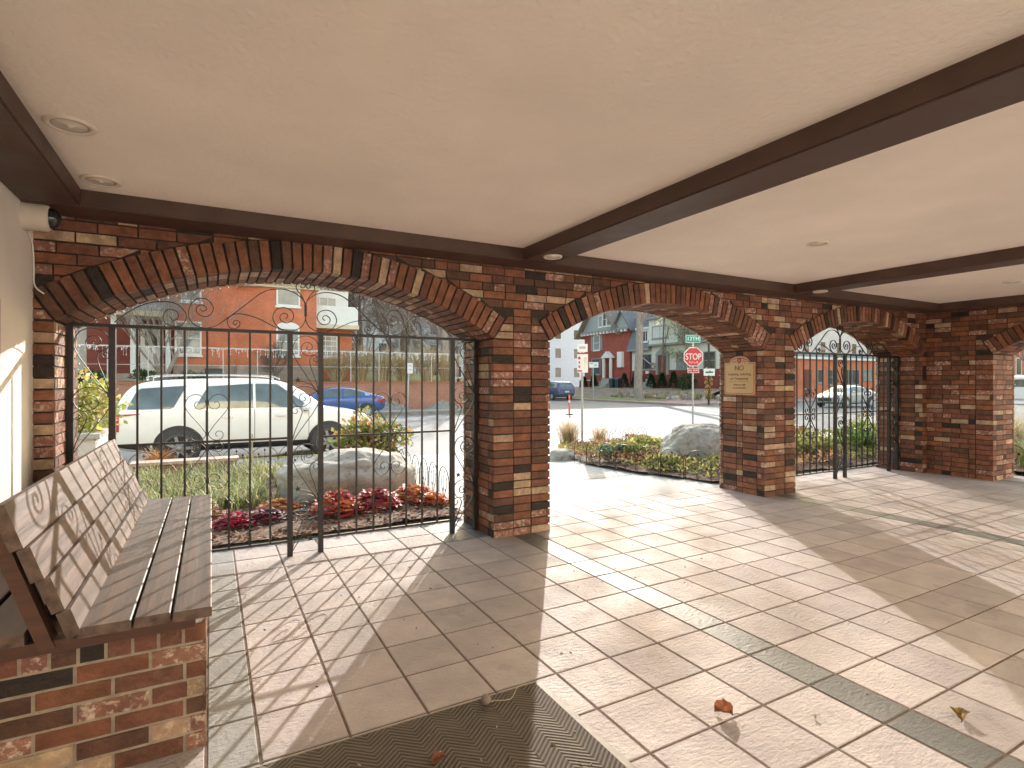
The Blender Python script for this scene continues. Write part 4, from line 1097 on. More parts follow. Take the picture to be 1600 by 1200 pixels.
# ================================================================== STREET, HOUSES AND TREES
random.seed(77)
redbrick = brickpat('orange_red_brick', (.62, .20, .10), (.54, .16, .08), (.46, .2, .12), 4.2, XZ)
darkbrick = brickpat('dark_red_brick', (.25, .05, .035), (.19, .045, .035), (.2, .1, .08), 4.2, XZ)
housebrick = brickpat('rose_brick', (.36, .075, .05), (.30, .07, .05), (.26, .11, .09), 4.0, XZ)
retbrick = brickpat('retaining_brick', (.36, .14, .085), (.42, .19, .12), (.50, .42, .35), 4.4, XZ)
ashlar = brickpat('pinkish_ashlar', (.40, .30, .24), (.33, .26, .22), (.25, .2, .17), 1.7, XZ, .55, .42)
cream = M('cream_trim', (.66, .58, .43), .7, .08, 4); whitetrim = M('white_trim', (.78, .77, .74), .6, .05, 4); greytrim = M('grey_trim', (.28, .285, .27), .7, .1, 4)
pane = M('window_pane', (.26, .29, .28), .08, .35, .9, spec=.9); pane_d = M('dark_window_pane', (.06, .07, .075), .07, .4, 1.2, spec=.9)
curtain = M('white_curtain', (.6, .62, .6), .8, .2, 9, stretch=(6, 1, .3))
def win(root, x0, x1, z0, z1, y=0., fr=whitetrim, gl=pane, fw=.09, bars=(1, 1), sill=True, arch=0.):
    m = MB(); d = .05
    m.box(x0, x0 + fw, y - d, y + .02, z0, z1); m.box(x1 - fw, x1, y - d, y + .02, z0, z1); m.box(x0 + fw, x1 - fw, y - d, y + .02, z1 - fw, z1); m.box(x0 + fw, x1 - fw, y - d, y + .02, z0, z0 + fw)
    for i in range(1, bars[0]):
        x = x0 + (x1 - x0) * i / bars[0]; m.box(x - .022, x + .022, y - d * .8, y + .01, z0 + fw, z1 - fw)
    for i in range(1, bars[1]):
        z = z0 + (z1 - z0) * i / bars[1]; m.box(x0 + fw, x1 - fw, y - d * .7, y + .008, z - .025, z + .025)
    if arch: m.prism([(x0, z1)] + [((x0 + x1) / 2 - (x1 - x0) / 2 * math.cos(PI * k / 10), z1 + arch * math.sin(PI * k / 10)) for k in range(1, 10)] + [(x1, z1)], y - d, y + .02)
    w = add('window', m, fr, root, local=True)
    m = MB(); m.box(x0 + fw, x1 - fw, y - .012, y + .004, z0 + fw, z1 - fw); add('pane', m, gl, w, local=True)
    if sill: m = MB(); m.box(x0 - .06, x1 + .06, y - .1, y + .01, z0 - .1, z0 - .003); add('sill', m, fr, w, local=True)
def bx(root, name, mat, *b): m = MB(); m.box(*b); return add(name, m, mat, root, local=True)
# -------- left block: walk, retaining wall, terrace
mb = MB(); mb.box(-60, 17.3, 27.75, 29.6, -.6, -.20); struct('far_pavement', mb, concrete)
mb = MB(); mb.box(-60, 17.33, 27.6, 27.747, -.6, -.215); struct('far_kerb', mb, M('grimy_kerb', (.30, .26, .2), .9, .25, 3, .2, 30))
tz = lambda x, y: 1.26 + .04 * (y - 30) + .05 * noise.noise(Vector((x * .4, y * .4, 0)))
m = sheet(-60, 17.2, 29.9, 75, 60, 30, tz); struct('terrace_lawn', m, lawn)
o = thing('retaining_wall', 'long low red brick retaining wall across the street behind the blue sedan', 'wall', (0, 29.7, 0))
m = MB(); m.box(-40, 17.2, 29.6, 29.95, -.4, 1.24); add('brickwork', m, retbrick, o); m = MB(); m.box(-40.1, 17.3, 29.55, 30.0, 1.243, 1.33); add('coping', m, M('brick_coping', (.38, .15, .09), .85, .2, 7), o)
m = MB()
for x in (9.3, 12.4): m.prism([(x - 1.0, -.2), (x + 1.0, -.2), (x, .32)], 29.2, 29.59)
add('buttress', m, concrete, o) if False else None
for x in (8.6, 11.6):
    m = MB(); m.hexa([(x - 1.0, 29.0, -.2), (x + 1.0, 29.0, -.2), (x - 1.2, 29.6, -.2), (x + 1.2, 29.6, -.2), (x - .05, 29.5, .12), (x + .05, 29.5, .12), (x - .1, 29.6, .3), (x + .1, 29.6, .3)])
    solo('gravel_heap', m, M('grey_gravel', (.3, .27, .23), .95, .3, 10, .8, 40), 'small %s heap of grey gravel at the foot of the retaining wall' % ('left' if x < 10 else 'right'), 'gravel heap', 'gravel heaps')
o = thing('railing', 'thin dark metal railing with hanging fairy lights along the retaining wall', 'railing', (3, 29.8, 1.33))
for k in range(22):
    m = MB(); x = -16 + 1.5 * k; m.box(x - .02, x + .02, 29.76, 29.80, 1.3, 2.95); add('railing_post', m, steel, o)
m = MB(); m.box(-17, 17, 29.765, 29.795, 2.93, 2.96); m.box(-17, 17, 29.77, 29.79, 2.1, 2.12); add('rail', m, steel, o)
o = thing('string_lights', 'white icicle lights hung along the railing across the street', 'string lights', (3, 29.74, 2.9)); m = MB(); mm = MB()
m.tube([(-17 + .5 * k, 29.73, 2.93 - .05 * (k % 2)) for k in range(68)], .012, 4)
for _ in range(420):
    x = random.uniform(-17, 17); l = random.choice((.1, .18, .3, .42)); m.tube([(x, 29.73, 2.92), (x + random.uniform(-.03, .03), 29.73, 2.92 - l)], .005, 3, cap=False)
    for q in range(3): z = 2.92 - l * random.random(); mm.box(x - .014, x + .014, 29.70, 29.73, z - .016, z + .016)
add('cable', m, white_p, o); props(add('bulb', mm, M('icicle_bulb', (.85, .85, .82), .3, .05, 4), o), kind='stuff')
# -------- left house
def houseA():
    o = thing('brick_house', 'orange red brick house with white windows up on the terrace across the street', 'house', (0, 34, 1.0)); Z = -1.0
    B = lambda n, mt, x0, x1, y0, y1, z0, z1: bx(o, n, mt, x0, x1, y0, y1, z0 + Z, z1 + Z)
    B('wall', redbrick, -1.7, 1.2, 0, 9, 2.25, 8.2)
    m = MB(); m.hexa([(1.2, -.0, 2.25 + Z), (2.6, -.55, 2.25 + Z), (1.2, 9, 2.25 + Z), (2.6, 9, 2.25 + Z), (1.2, 0, 6.75 + Z), (2.6, -.55, 6.75 + Z), (1.2, 9, 6.75 + Z), (2.6, 9, 6.75 + Z)]); add('wall', m, redbrick, o, local=True)
    B('wall', redbrick, 2.602, 5.35, -.55, 9, 2.25, 6.75)
    B('foundation', ashlar, -1.75, 1.2, -.08, 8, .8, 2.25); B('foundation', ashlar, 1.203, 5.4, -.65, 8, .8, 2.25)
    B('cellar_window', pane_d, -.3, .55, -.1, -.07, 1.5, 2.05)
    B('cornice', cream, 1.0, 5.6, -.95, 8.8, 6.753, 7.0); B('cornice', cream, 1.1, 5.5, -.75, 8.9, 6.6, 6.752); B('upper_wall', redbrick, 1.25, 5.3, -.4, 8.5, 7.0, 9.2)
    B('roof', greytrim, -2.1, 5.9, -.8, 9.5, 9.2, 9.5)
    W = lambda x0, x1, z0, z1, y, **k: win(o, x0, x1, z0 + Z, z1 + Z, y, **k)
    W(-1.74 + .05, -.45, 2.75, 4.55, 0, bars=(1, 2)); W(-1.45, -.45, 5.6, 7.2, 0, bars=(1, 2))
    W(3.2, 4.45, 5.6, 6.58, -.55); W(3.2, 4.42, 2.8, 4.4, -.55, bars=(1, 2), arch=.3)
    # entrance porch
    B('porch_wall', darkbrick, -5.6, -1.75, 1.2, 9, 1.6, 6.2)
    d = B('door', whitetrim, -3.3, -2.3, 1.12, 1.2, 1.9, 4.4); dg = bx(o, 'x', pane_d, -3.1, -2.55, 1.09, 1.119, 3.15 + Z, 4.2 + Z); dg.name = 'pane'; dg.parent = d
    for x in (-4.25, -3.45, -1.95): B('column', whitetrim, x - .11, x + .11, -.6, -.38, 1.75, 4.65)
    B('porch_roof', cream, -4.6, -1.72, -.9, 1.19, 4.65, 4.95); m = MB(); m.hexa([(-4.7, -1.0, 4.95 + Z), (-1.72, -1.0, 4.95 + Z), (-4.7, 1.19, 4.95 + Z), (-1.72, 1.19, 4.95 + Z), (-4.5, -.6, 5.05 + Z), (-1.72, -.6, 5.05 + Z), (-4.5, 1.19, 5.6 + Z), (-1.72, 1.19, 5.6 + Z)]); add('roof', m, greytrim, o, local=True)
    B('porch_floor', ashlar, -4.7, -1.76, -.9, 1.19, 1.0, 1.75); 
    for k in range(3): B('step', concrete, -3.5, -2.1, -1.2 - .3 * k, -.9 - .3 * k, .8, 1.5 - .2 * k)
    # side bay with balcony
    B('wall', redbrick, 5.36, 7.7, .9, 9, 1.2, 4.5); B('balcony', cream, 5.36, 7.9, -.1, 8.5, 4.503, 4.75); B('balcony', whitetrim, 5.36, 7.85, 0, .08, 4.75, 5.85); B('wall', whitetrim, 5.36, 7.6, 1.6, 9, 4.755, 7.0)
    W(5.75, 6.8, 2.85, 4.15, .9, bars=(3, 4)); W(5.8, 6.9, 5.3, 6.6, 1.6, bars=(2, 2))
    for x in (-5.5,): B('wall', M('pale_stone', (.5, .47, .42), .85, .1, 3), -12, -5.61, 2.0, 9, 1.5, 6.5)
houseA()
# -------- street things on the left block
def sign_post(label, x, y, zb, zt, r=.03, lean=0):
    o = thing('sign_post', label, 'street sign', (x, y, zb), 'street sign posts'); m = MB(); m.tube([(x, y, zb), (x + lean, y, zt)], r, 8); add('pole', m, steel, o); return o
signw = M('sign_white', (.78, .78, .76), .45, .04, 6); signr = M('sign_red_paint', (.5, .02, .03), .4, .05, 6); signg = M('sign_green', (.0, .26, .19), .4, .05, 6); signb = M('sign_black', (.03, .03, .03), .5, .1, 6)
def plate(o, x, y, z, w, h, ang, mt, name='sign_plate', marks=(), t=.004):
    """flat plate facing the camera side; ang turns it about z"""
    Rm = Matrix.Translation((x, y, z)) @ rotm(ang); m = MB(); m.box(-w / 2, w / 2, -t, t, -h / 2, h / 2, M=Rm); p = add(name, m, mt, o)
    for mm_, x0, x1, z0, z1 in marks:
        q = MB(); q.box(x0, x1, -t - .002, -t + .001, z0, z1, M=Rm); add('marking', q, mm_, p)
    return Rm
o = sign_post('white parking sign on a leaning pale pole before the retaining wall', 9.1, 28.3, -.2, 2.3, .05, .12)
plate(o, 9.25, 28.24, 2.05, .40, .55, .5, signw, marks=((steel, -.13, .13, .1, .15), (steel, -.1, .1, -.1, -.06)))
m = MB(); m.lathe([(.12, 0), (.1, .05), (.05, .06), (.045, .75), (.05, 1.0), (.02, 1.02)], (16.1, 23.4, -.35), 12); o = thing('bollard', 'orange plastic bollard on the road at the left of the open arch', 'bollard', (16.1, 23.4, -.35)); add('post', m, M('orange_plastic', (.75, .12, .06), .5, .05, 5), o)
m = MB(); m.lathe([(.051, 0), (.051, .1)], (16.1, 23.4, .28), 12); add('reflective_band', m, white_p, o); m = MB(); m.lathe([(.2, 0), (.19, .05), (.1, .055)], (16.1, 23.4, -.349), 14); add('base', m, plas, o)
# near parking sign
px, py = 8.2, 11.35; zb = g(px, py)
o = sign_post('tall parking sign post with two plates in the middle bed', px, py, zb, 2.28)
plate(o, px - .02, py - .045, 2.19, .25, .20, -.55, signw, marks=((steel, -.08, .08, -.02, .04),)); plate(o, px - .02, py - .045, 1.82, .27, .50, -.55, signw, marks=((signr, -.135, .135, .215, .25), (signr, -.11, -.05, .08, .15), (signr, -.10, -.06, -.02, .04), (signr, -.10, -.06, -.13, -.07), (signr, -.13, -.02, -.225, -.185), (chrome, .03, .12, -.14, .14)))
o = sign_post('white and red notice sign on a white pole by the far grass verge', 30.4, 40.4, -.2, 3.0, .06)
plate(o, 30.4, 40.3, 2.85, .85, .5, -.5, signw, marks=((signr, -.33, -.05, .08, .14), (steel, .05, .3, -.12, .06)))
# stop sign
SX, SY = 16.42, 15.45
o = sign_post('red octagonal stop sign with all way plate and green street name blade', SX, SY, -.4, 3.1, .035)
R0 = Matrix.Translation((SX - .035, SY - .06, 2.30)) @ rotm(-.50)
def octo(r, y0, y1, mt, n):
    m = MB(); p = [(r * math.cos(PI / 8 + PI / 4 * k), r * math.sin(PI / 8 + PI / 4 * k)) for k in range(8)]
    a = [R0 @ Vector((x, y0, z)) for x, z in p]; b = [R0 @ Vector((x, y1, z)) for x, z in p]; m.face(b); m.face(a)
    for k in range(8): m.face([a[k], a[(k + 1) % 8], b[(k + 1) % 8], b[k]])
    return add(n, m, mt, o)
octo(.395, .004, -.003, signw, 'sign_border'); octo(.368, 0, -.006, signr, 'sign_plate')
T = Matrix.Translation(-Vector(o.location)) @ R0 @ Matrix.Rotation(PI / 2, 4, 'X')
lettering('lettering', 'STOP', .30, signw, o, T @ Matrix.Translation((0, -.0, .0075)) @ Matrix.Diagonal((.86, 1.15, 1, 1)))
m = MB()
for k in range(9):
    x = -.17 + .042 * k; q = [(x, -.007, -.24 + .03 * math.sin(k * 2.1)), (x + .03 * math.cos(k), -.007, -.19 + .03 * math.cos(k * 1.7))]; m.tube([R0 @ Vector(p) for p in q], .009, 4)
add('sticker_scrawl', m, signw, o)
plate(o, SX - .035, SY - .06, 1.775, .44, .19, -.5, signw, 'all_way_border'); plate(o, SX - .037, SY - .064, 1.775, .41, .16, -.5, signr, 'all_way_plate')
lettering('lettering', 'ALL WAY', .095, signw, o, Matrix.Translation(-Vector(o.location)) @ Matrix.Translation((SX - .040, SY - .071, 1.775)) @ rotm(-.5) @ Matrix.Rotation(PI / 2, 4, 'X') @ Matrix.Translation((0, 0, .001)))
plate(o, SX - .02, SY - .03, 3.0, .56, .30, -.5, signw, 'street_blade_border'); plate(o, SX - .022, SY - .034, 3.0, .53, .27, -.5, signg, 'street_blade')
lettering('lettering', '12TH', .21, signw, o, Matrix.Translation(-Vector(o.location)) @ Matrix.Translation((SX - .025, SY - .041, 3.0)) @ rotm(-.5) @ Matrix.Rotation(PI / 2, 4, 'X') @ Matrix.Translation((0, 0, .001)))
plate(o, SX + .18, SY + .1, 2.93, .6, .2, -1.35, signg, 'street_blade')
# utility pole with garland
o = thing('utility_pole', 'dark pole wrapped in a yellow garland with a white notice beside the stop sign', 'pole', (30.9, 27.6, -.2)); m = MB(); m.tube([(30.9, 27.6, -.3), (30.9, 27.6, 4.2)], .07, 8); add('pole', m, signb, o)
m = MB()
for k in range(160): t = k / 160; a = t * 40; foliage(m, (30.9 + .16 * math.cos(a), 27.6 + .16 * math.sin(a), .2 + 2.1 * t), (.07, .07, .07), 4, .12, [(.6, .45, .08, 0), (.6, .5, .2, 0), (.12, .12, .05, 0), (.4, .05, .05, 0)], 0, .2)
add('garland', m, leafm, o); plate(o, 30.78, 27.45, 2.0, .75, .5, -.65, signw, 'notice_board', ((signb, -.25, .25, -.05, .05),))
# -------- right block
mb = MB(); mb.box(28.9, 120, 27.75, 90, -.6, -.202); struct('corner_pavement', mb, M('pink_brick_paving', (.36, .24, .20), .9, .14, 3, .3, 30))
m = sheet(30.0, 33.6, 33.5, 50, 8, 20, lambda x, y: -.19 + .03 * noise.noise(Vector((x, y, 0)))); struct('grass_verge', m, M('green_verge', (.15, .19, .05), .95, .3, 2, .6, 40))
m = sheet(36.2, 42, 34, 66, 10, 30, lambda x, y: -.18 + .84 * sstep(36.2, 40.6, x) + .06 * noise.noise(Vector((x * .8, y * .8, 2)))); struct('front_yard', m, M('bare_yard', (.30, .23, .16), .95, .3, 1.5, .6, 30))
yz = lambda x: -.18 + .84 * sstep(36.2, 40.6, x)
greysid = M('grey_siding', (.36, .38, .38), .75, .08, 2); slate = M('slate_roof', (.17, .18, .20), .8, .2, 6, .3, 30); palesid = M('cream_stucco', (.66, .67, .60), .8, .05, 3); wood_door = M('red_brown_door', (.16, .045, .03), .5, .2, 12)
def gable(m, x0, x1, y0, y1, z0, z1, ov=0):
    xm = (x0 + x1) / 2
    for y in (y0, y1): m.face([(x0, y, z0), (x1, y, z0), (xm, y, z1)])
    m.face([(x0, y0, z0), (x0, y1, z0), (xm, y1, z1), (xm, y0, z1)]); m.face([(x1, y0, z0), (x1, y1, z0), (xm, y1, z1), (xm, y0, z1)])
def roofslabs(m, x0, x1, y0, y1, z0, z1, t=.28, ov=.5):
    xm = (x0 + x1) / 2; s = (z1 - z0) / (xm - x0)
    for sg, xa in ((1, x0), (-1, x1)):
        P = []
        for dz in (0, t):
            for y in (y0 - ov, y1): P += [(xa - sg * ov, y, z0 - s * ov + dz + .02), (xm, y, z1 + dz + .02)]
        m.hexa([P[0], P[1], P[2], P[3], P[4], P[5], P[6], P[7]])
def houseB():
    # local x runs to the right seen from the street: world y = 53.2 - x
    o = thing('brick_house', 'red brick house with grey siding gable behind the street tree', 'house', (42, 53.2, .3), None, -PI / 2); Z = -.3
    B = lambda n, mt, x0, x1, y0, y1, z0, z1: bx(o, n, mt, x0, x1, y0, y1, z0 + Z, z1 + Z)
    B('wall', housebrick, -4.4, 4.3, 0, 10, 0, 7.6)
    m = MB(); gable(m, -4.6, 2.2, -.15, 8, 7.6 + Z, 11.6 + Z); add('gable', m, greysid, o, local=True)
    m = MB(); roofslabs(m, -4.6, 2.2, -.15, 8, 7.6 + Z, 11.6 + Z, .3, .7); add('roof', m, M('brown_fascia', (.22, .19, .15), .8, .1, 5), o, local=True)
    m = MB(); gable(m, 1.7, 4.5, -.1, 6, 7.6 + Z, 9.5 + Z); add('gable', m, greysid, o, local=True); m = MB(); roofslabs(m, 1.7, 4.5, -.1, 6, 7.62 + Z, 9.5 + Z, .2, .4); add('roof', m, slate, o, local=True)
    B('eave', greytrim, -4.9, 4.6, -.5, -.16, 7.35, 7.6)
    for k in range(14): B('bracket', whitetrim, -4.6 + .65 * k, -4.35 + .65 * k, -.49, -.17, 7.1, 7.345)
    W = lambda x0, x1, z0, z1, y=0., **k: win(o, x0, x1, z0 + Z, z1 + Z, y, **k)
    W(-2.5, -1.25, 5.2, 7.05, bars=(1, 2)); 
    for x in (-3.0, -1.2): B('shutter', greytrim, x, x + .45, -.05, -.004, 5.2, 7.05)
    W(-1.3, -.5, 8.0, 9.4, -.15, bars=(1, 1)); W(-.45, .25, 8.0, 9.7, -.15, bars=(1, 2), gl=pane_d); W(.3, 1.1, 8.0, 9.4, -.15)
    W(-2.9, -1.1, 2.2, 4.2, gl=pane_d, fr=greytrim)
    d = B('door', wood_door, .2, 1.15, -.06, -.01, 1.75, 4.0); wr = bx(o, 'wreath', M('wreath_green', (.05, .12, .05), .8, .3, 20), .45, .9, -.12, -.065, 2.9 + Z, 3.4 + Z); wr.parent = d
    for x in (-.12, 1.2): B('door_column', whitetrim, x, x + .26, -.5, -.25, 1.75, 4.15)
    m = MB(); m.prism([(-.35, 4.16 + Z), (1.7, 4.16 + Z), (.68, 4.95 + Z)], -.6, -.02); add('pediment', m, whitetrim, o, local=True)
    B('porch_wall', housebrick, -3.3, -.5, -1.6, -1.2, 0, 1.45); B('porch_coping', whitetrim, -3.4, -.45, -1.65, -1.15, 1.45, 1.55)
    for k in range(4): B('step', concrete, -.2, 1.5, -.6 - .35 * k, -.25 - .35 * k, 0, 1.7 - .3 * k)
    B('side_bay', whitetrim, 2.5, 3.3, -.4, -.004, 3.0, 4.8)
houseB()
def houseC():
    # world y = 42.5 - x
    o = thing('house', 'cream and slate two storey house with brown door and a flag', 'house', (42, 42.5, .3), None, -PI / 2); Z = -.3
    B = lambda n, mt, x0, x1, y0, y1, z0, z1: bx(o, n, mt, x0, x1, y0, y1, z0 + Z, z1 + Z)
    B('base_wall', darkbrick, -6.2, 8.2, 0, 9, 0, 2.55); B('wall', palesid, -2.9, 8.2, .05, 9, 2.553, 5.2); B('wall', palesid, -6.2, -2.903, .15, 9, 2.553, 4.95)
    B('upper_wall', palesid, -2.9, 1.3, -.35, 8, 5.35, 8.0); B('band', greytrim, -3.0, 8.2, -.5, .04, 5.15, 5.348); B('upper_wall', greysid, 1.305, 8.2, .2, 8, 5.35, 7.6)
    m = MB(); m.hexa([(-6.5, -.35, 4.953 + Z), (-2.95, -.35, 4.953 + Z), (-6.5, 8, 4.953 + Z), (-2.95, 8, 4.953 + Z), (-6.3, .7, 8.6 + Z), (-2.95, .7, 8.6 + Z), (-6.3, 8, 8.6 + Z), (-2.95, 8, 8.6 + Z)]); add('mansard_roof', m, slate, o, local=True)
    B('eave', greytrim, -6.5, -2.95, -.4, .2, 4.75, 4.95); B('roof', greytrim, -3.2, 8.4, -.7, 8.3, 8.0, 8.25)
    B('dormer', whitetrim, -4.9, -3.0, -.1, 1.5, 5.35, 7.1); B('dormer_roof', whitetrim, -5.1, -2.96, -.35, 1.5, 7.1, 7.3)
    W = lambda x0, x1, z0, z1, y=0., **k: win(o, x0, x1, z0 + Z, z1 + Z, y, **k)
    W(-4.5, -3.3, 5.7, 6.95, -.1, gl=pane_d, bars=(3, 1)); W(-2.4, .0, 5.9, 7.25, -.35, gl=curtain, fr=greytrim, bars=(2, 1), fw=.1)
    W(.75, 2.1, 2.6, 4.3, .05, gl=pane, fr=greytrim); W(2.6, 3.6, 2.6, 4.3, .05, gl=pane_d, fr=greytrim); W(4.3, 5.8, 2.5, 4.25, .05, gl=pane_d, fr=greytrim, bars=(1, 2)); W(-5.2, -2.98, 2.65, 4.35, .15, gl=pane_d, fr=greytrim, bars=(2, 1))
    d = B('door', wood_door, -1.75, -.6, -.06, .03, 2.05, 4.1); 
    for x in (-2.1, -.55): B('door_frame', greytrim, x, x + .32, -.14, .045, 2.05, 4.15)
    m = MB(); m.prism([(-2.2, 4.153 + Z), (-.15, 4.153 + Z), (-.4, 4.45 + Z), (-1.18, 4.95 + Z), (-1.95, 4.45 + Z)], -.16, .045); add('pediment', m, greytrim, o, local=True)
    for k in range(4): B('step', concrete, -2.9, -1.2, -.5 - .35 * k, -.15 - .35 * k, 0, 1.95 - .32 * k)
    for x in (-3.05, -1.19): B('step_wall', darkbrick, x, x + .14, -1.4, -.06, 0, 2.0)
    B('letter_box', whitetrim, -3.6, -3.2, -.2, -.01, 2.2, 2.5)
    B('chimney', darkbrick, 5, 6, 4, 5, 8.25, 9.6)
houseC()
# flag
o = thing('flag', 'striped flag on an angled pole on the cream house front', 'flag', (41.7, 45.6, 3.4)); m = MB(); m.tube([(41.95, 45.4, 3.2), (41.2, 47.0, 4.6)], .03, 6); add('pole', m, white_p, o); m = MB(); nr, nc = 13, 14
for i in range(nr):
    for j in range(nc):
        P = []
        for a, b in ((i, j), (i + 1, j), (i + 1, j + 1), (i, j + 1)):
            t = b / nc; s = a / nr; d = .12 * math.sin(t * 7 + s * 2); P.append((41.25 + .35 * s * .5 + d - .0, 46.9 - 1.05 * s * .75 + .1 * t + .0, 4.5 - .9 * s * .75 - 1.15 * t * .8))
        c = (.06, .08, .25, 0) if (j < 6 and i < 7) else ((.5, .03, .05, 0) if i % 2 == 0 else (.8, .8, .78, 0)); m.face(P, c)
add('cloth', m, leafm, o)
# wreath beside the door
m = MB()
for k in range(18): a = 2 * PI * k / 18; foliage(m, (41.85, 45.0 + .3 * math.cos(a), 3.0 + .32 * math.sin(a)), (.07, .1, .1), 9, .1, [(.25, .03, .02, 0), (.05, .08, .03, 0), (.4, .12, .03, 0)], 0, .1)
solo('wreath', m, leafm, 'dark red and green wreath on the cream house wall left of the brown door', 'wreath')
# bins
bin_m = M('bin_plastic', (.03, .045, .06), .5, .1, 5)
for k, (y, lb) in enumerate(((50.0, 'dark wheelie bin nearer the street tree trunk'), (49.0, 'dark wheelie bin nearer the cream house'))):
    o = thing('wheelie_bin', lb, 'bin', (40.4, y, .62), 'wheelie bins by the red house'); m = MB(); m.hexa([(40.15, y - .25, .62), (40.65, y - .25, .62), (40.15, y + .25, .62), (40.65, y + .25, .62), (40.1, y - .32, 1.6), (40.7, y - .32, 1.6), (40.1, y + .32, 1.6), (40.7, y + .32, 1.6)]); add('body', m, bin_m, o)
    m = MB(); m.hexa([(40.05, y - .34, 1.605), (40.75, y - .34, 1.605), (40.05, y + .34, 1.605), (40.75, y + .34, 1.605), (40.1, y - .32, 1.68), (40.7, y - .32, 1.74), (40.1, y + .32, 1.68), (40.7, y + .32, 1.74)]); add('lid', m, M('bin_lid', (.05, .08, .14), .5, .1, 5), o)
# cone shrubs
def cone(label, x, y, z, h, r):
    m = MB()
    for _ in range(420):
        t = random.random() ** .8; a = random.uniform(0, 2 * PI); rr = r * (1 - t) ** .8 * random.uniform(.55, 1) + .03
        leaf(m, Vector((x + rr * math.cos(a), y + rr * math.sin(a), z + h * t)), Vector((math.cos(a), math.sin(a), 1.1)), rand_dir(), .2, .07, jit(random.choice([(.022, .05, .02, 0), (.035, .075, .028, 0), (.015, .035, .015, 0)])))
    o = thing('conical_evergreen', label, 'shrub', (x, y, z), 'small conical evergreens along the house fronts'); add('foliage', m, leafm, o); s = MB(); s.tube([(x, y, z - .1), (x, y, z + h * .8)], .04, 5); add('stem', s, bark_m, o)
for y, x, lb, h in ((47.7, 40.2, 'conical evergreen just right of the wheelie bins', 1.5), (45.9, 40.2, 'conical evergreen left of the cream house steps', 1.6), (43.5, 40.2, 'conical evergreen right of the cream house steps', 1.4), (41.9, 40.2, 'conical evergreen fourth from the wheelie bins', 1.5), (40.3, 40.2, 'conical evergreen just left of the stop sign pole', 1.6), (53.3, 40.2, 'conical evergreen before the red brick house door', 1.5), (55.2, 40.2, 'conical evergreen at the left end of the red brick house', 1.2)): cone(lb, x, y, yz(x), h, .5)
foli = MB(); foliage(foli, (40.0, 38.4, 1.3), (.9, .9, .8), 700, .2, [(.03, .06, .025, 0), (.05, .09, .03, 0)], .2, .2); o = thing('evergreen_shrub', 'round dark evergreen shrub right behind the stop sign pole', 'shrub', (40, 38.4, .6)); add('foliage', foli, leafm, o); s = MB(); s.tube([(40, 38.4, .4), (40, 38.4, 1.2)], .05, 5); add('stem', s, bark_m, o)
# rocks and rough planting along the corner
m = MB()
for _ in range(46):
    x, y = random.uniform(34.5, 38.5), random.uniform(31, 43); s = random.uniform(.15, .5); z = max(-.2, yz(x)); n0 = len(m.v); c = random.choice([(.45, .4, .34, 0), (.3, .22, .19, 0), (.36, .26, .24, 0), (.24, .2, .12, 0)])
    rws = [[(x + s * rr * math.cos(2 * PI * k / 8) * random.uniform(.8, 1.2), y + s * rr * math.sin(2 * PI * k / 8) * random.uniform(.8, 1.2), z + s * hh) for k in range(8)] for rr, hh in ((1, -.1), (1.0, .35), (.6, .7), (.05, .78))]
    m.grid(rws, c, closed=True, smooth=False)
stuff('rockery', m, MC('rockery_stone', .9, .25, 6, .6, 20))
m = MB()
for _ in range(70): blades(m, random.uniform(34.5, 38.5), random.uniform(31, 44), -.1, 8, random.uniform(.5, 1.0), straw + [(.3, .25, .12, 0), (.2, .22, .08, 0)], .03, .9)
stuff('dry_planting', m, leafm)
# low brick building beyond the second gate
def houseD():
    o = thing('low_brick_building', 'single storey orange brick building with white cornice beyond the second gate', 'building', (57, 33, 0)); 
    B = lambda n, mt, x0, x1, y0, y1, z0, z1: bx(o, n, mt, x0, x1, y0, y1, z0, z1)
    B('wall', redbrick, -8.5, 9, 0, 10, -.3, 3.5); B('cornice', whitetrim, -8.8, 9.3, -.3, 10, 3.503, 3.72); B('roof', M('grey_green_roof', (.26, .29, .28), .8, .1, 4), -8.8, 9.3, -.2, 10.2, 3.722, 4.2)
    win(o, -5.1, -4.2, 1.2, 2.55, 0, gl=pane_d, fr=greytrim); win(o, -3.5, -1.9, 1.0, 2.55, 0, gl=pane_d, fr=greytrim, bars=(2, 2)); win(o, -.6, 2.0, 1.0, 2.6, 0, gl=pane_d, fr=greytrim, bars=(4, 1)); win(o, 2.7, 4.4, 1.5, 2.65, 0, gl=pane, fr=greytrim)
    B('door', wood_door, -7.1, -6.1, -.08, -.004, -.1, 2.5); B('downpipe', whitetrim, 5.0, 5.12, -.12, -.004, -.3, 3.5)
houseD()
# distant buildings
def block(label, x0, x1, y0, y1, h, mt, wins, rz=0):
    o = thing('distant_building', label, 'building', ((x0 + x1) / 2, y0, 0)); X = (x1 - x0) / 2; bx(o, 'wall', mt, -X, X, 0, y1 - y0, -.4, h); bx(o, 'parapet', whitetrim, -X - .2, X + .2, -.2, y1 - y0, h + .003, h + .5)
    for i in range(wins[0]):
        for j in range(wins[1]):
            x = -X + (i + .5) * 2 * X / wins[0]; z = 2 + j * 3.4; win(o, x - .7, x + .7, z, z + 1.9, 0, gl=pane_d, sill=False)
    return o
block('tall pale blue white apartment block behind the red gabled house', 40, 60, 82, 95, 24, M('pale_blue_render', (.62, .66, .72), .8, .05, 2), (5, 6))
block('long pale grey building added far behind the bare trees in place of the pale sky', -8, 46, 84, 95, 15, M('haze_grey_render', (.62, .60, .58), .85, .1, 1), (13, 4))  # haze-coloured block added to cover the yellow horizon sky behind the trees
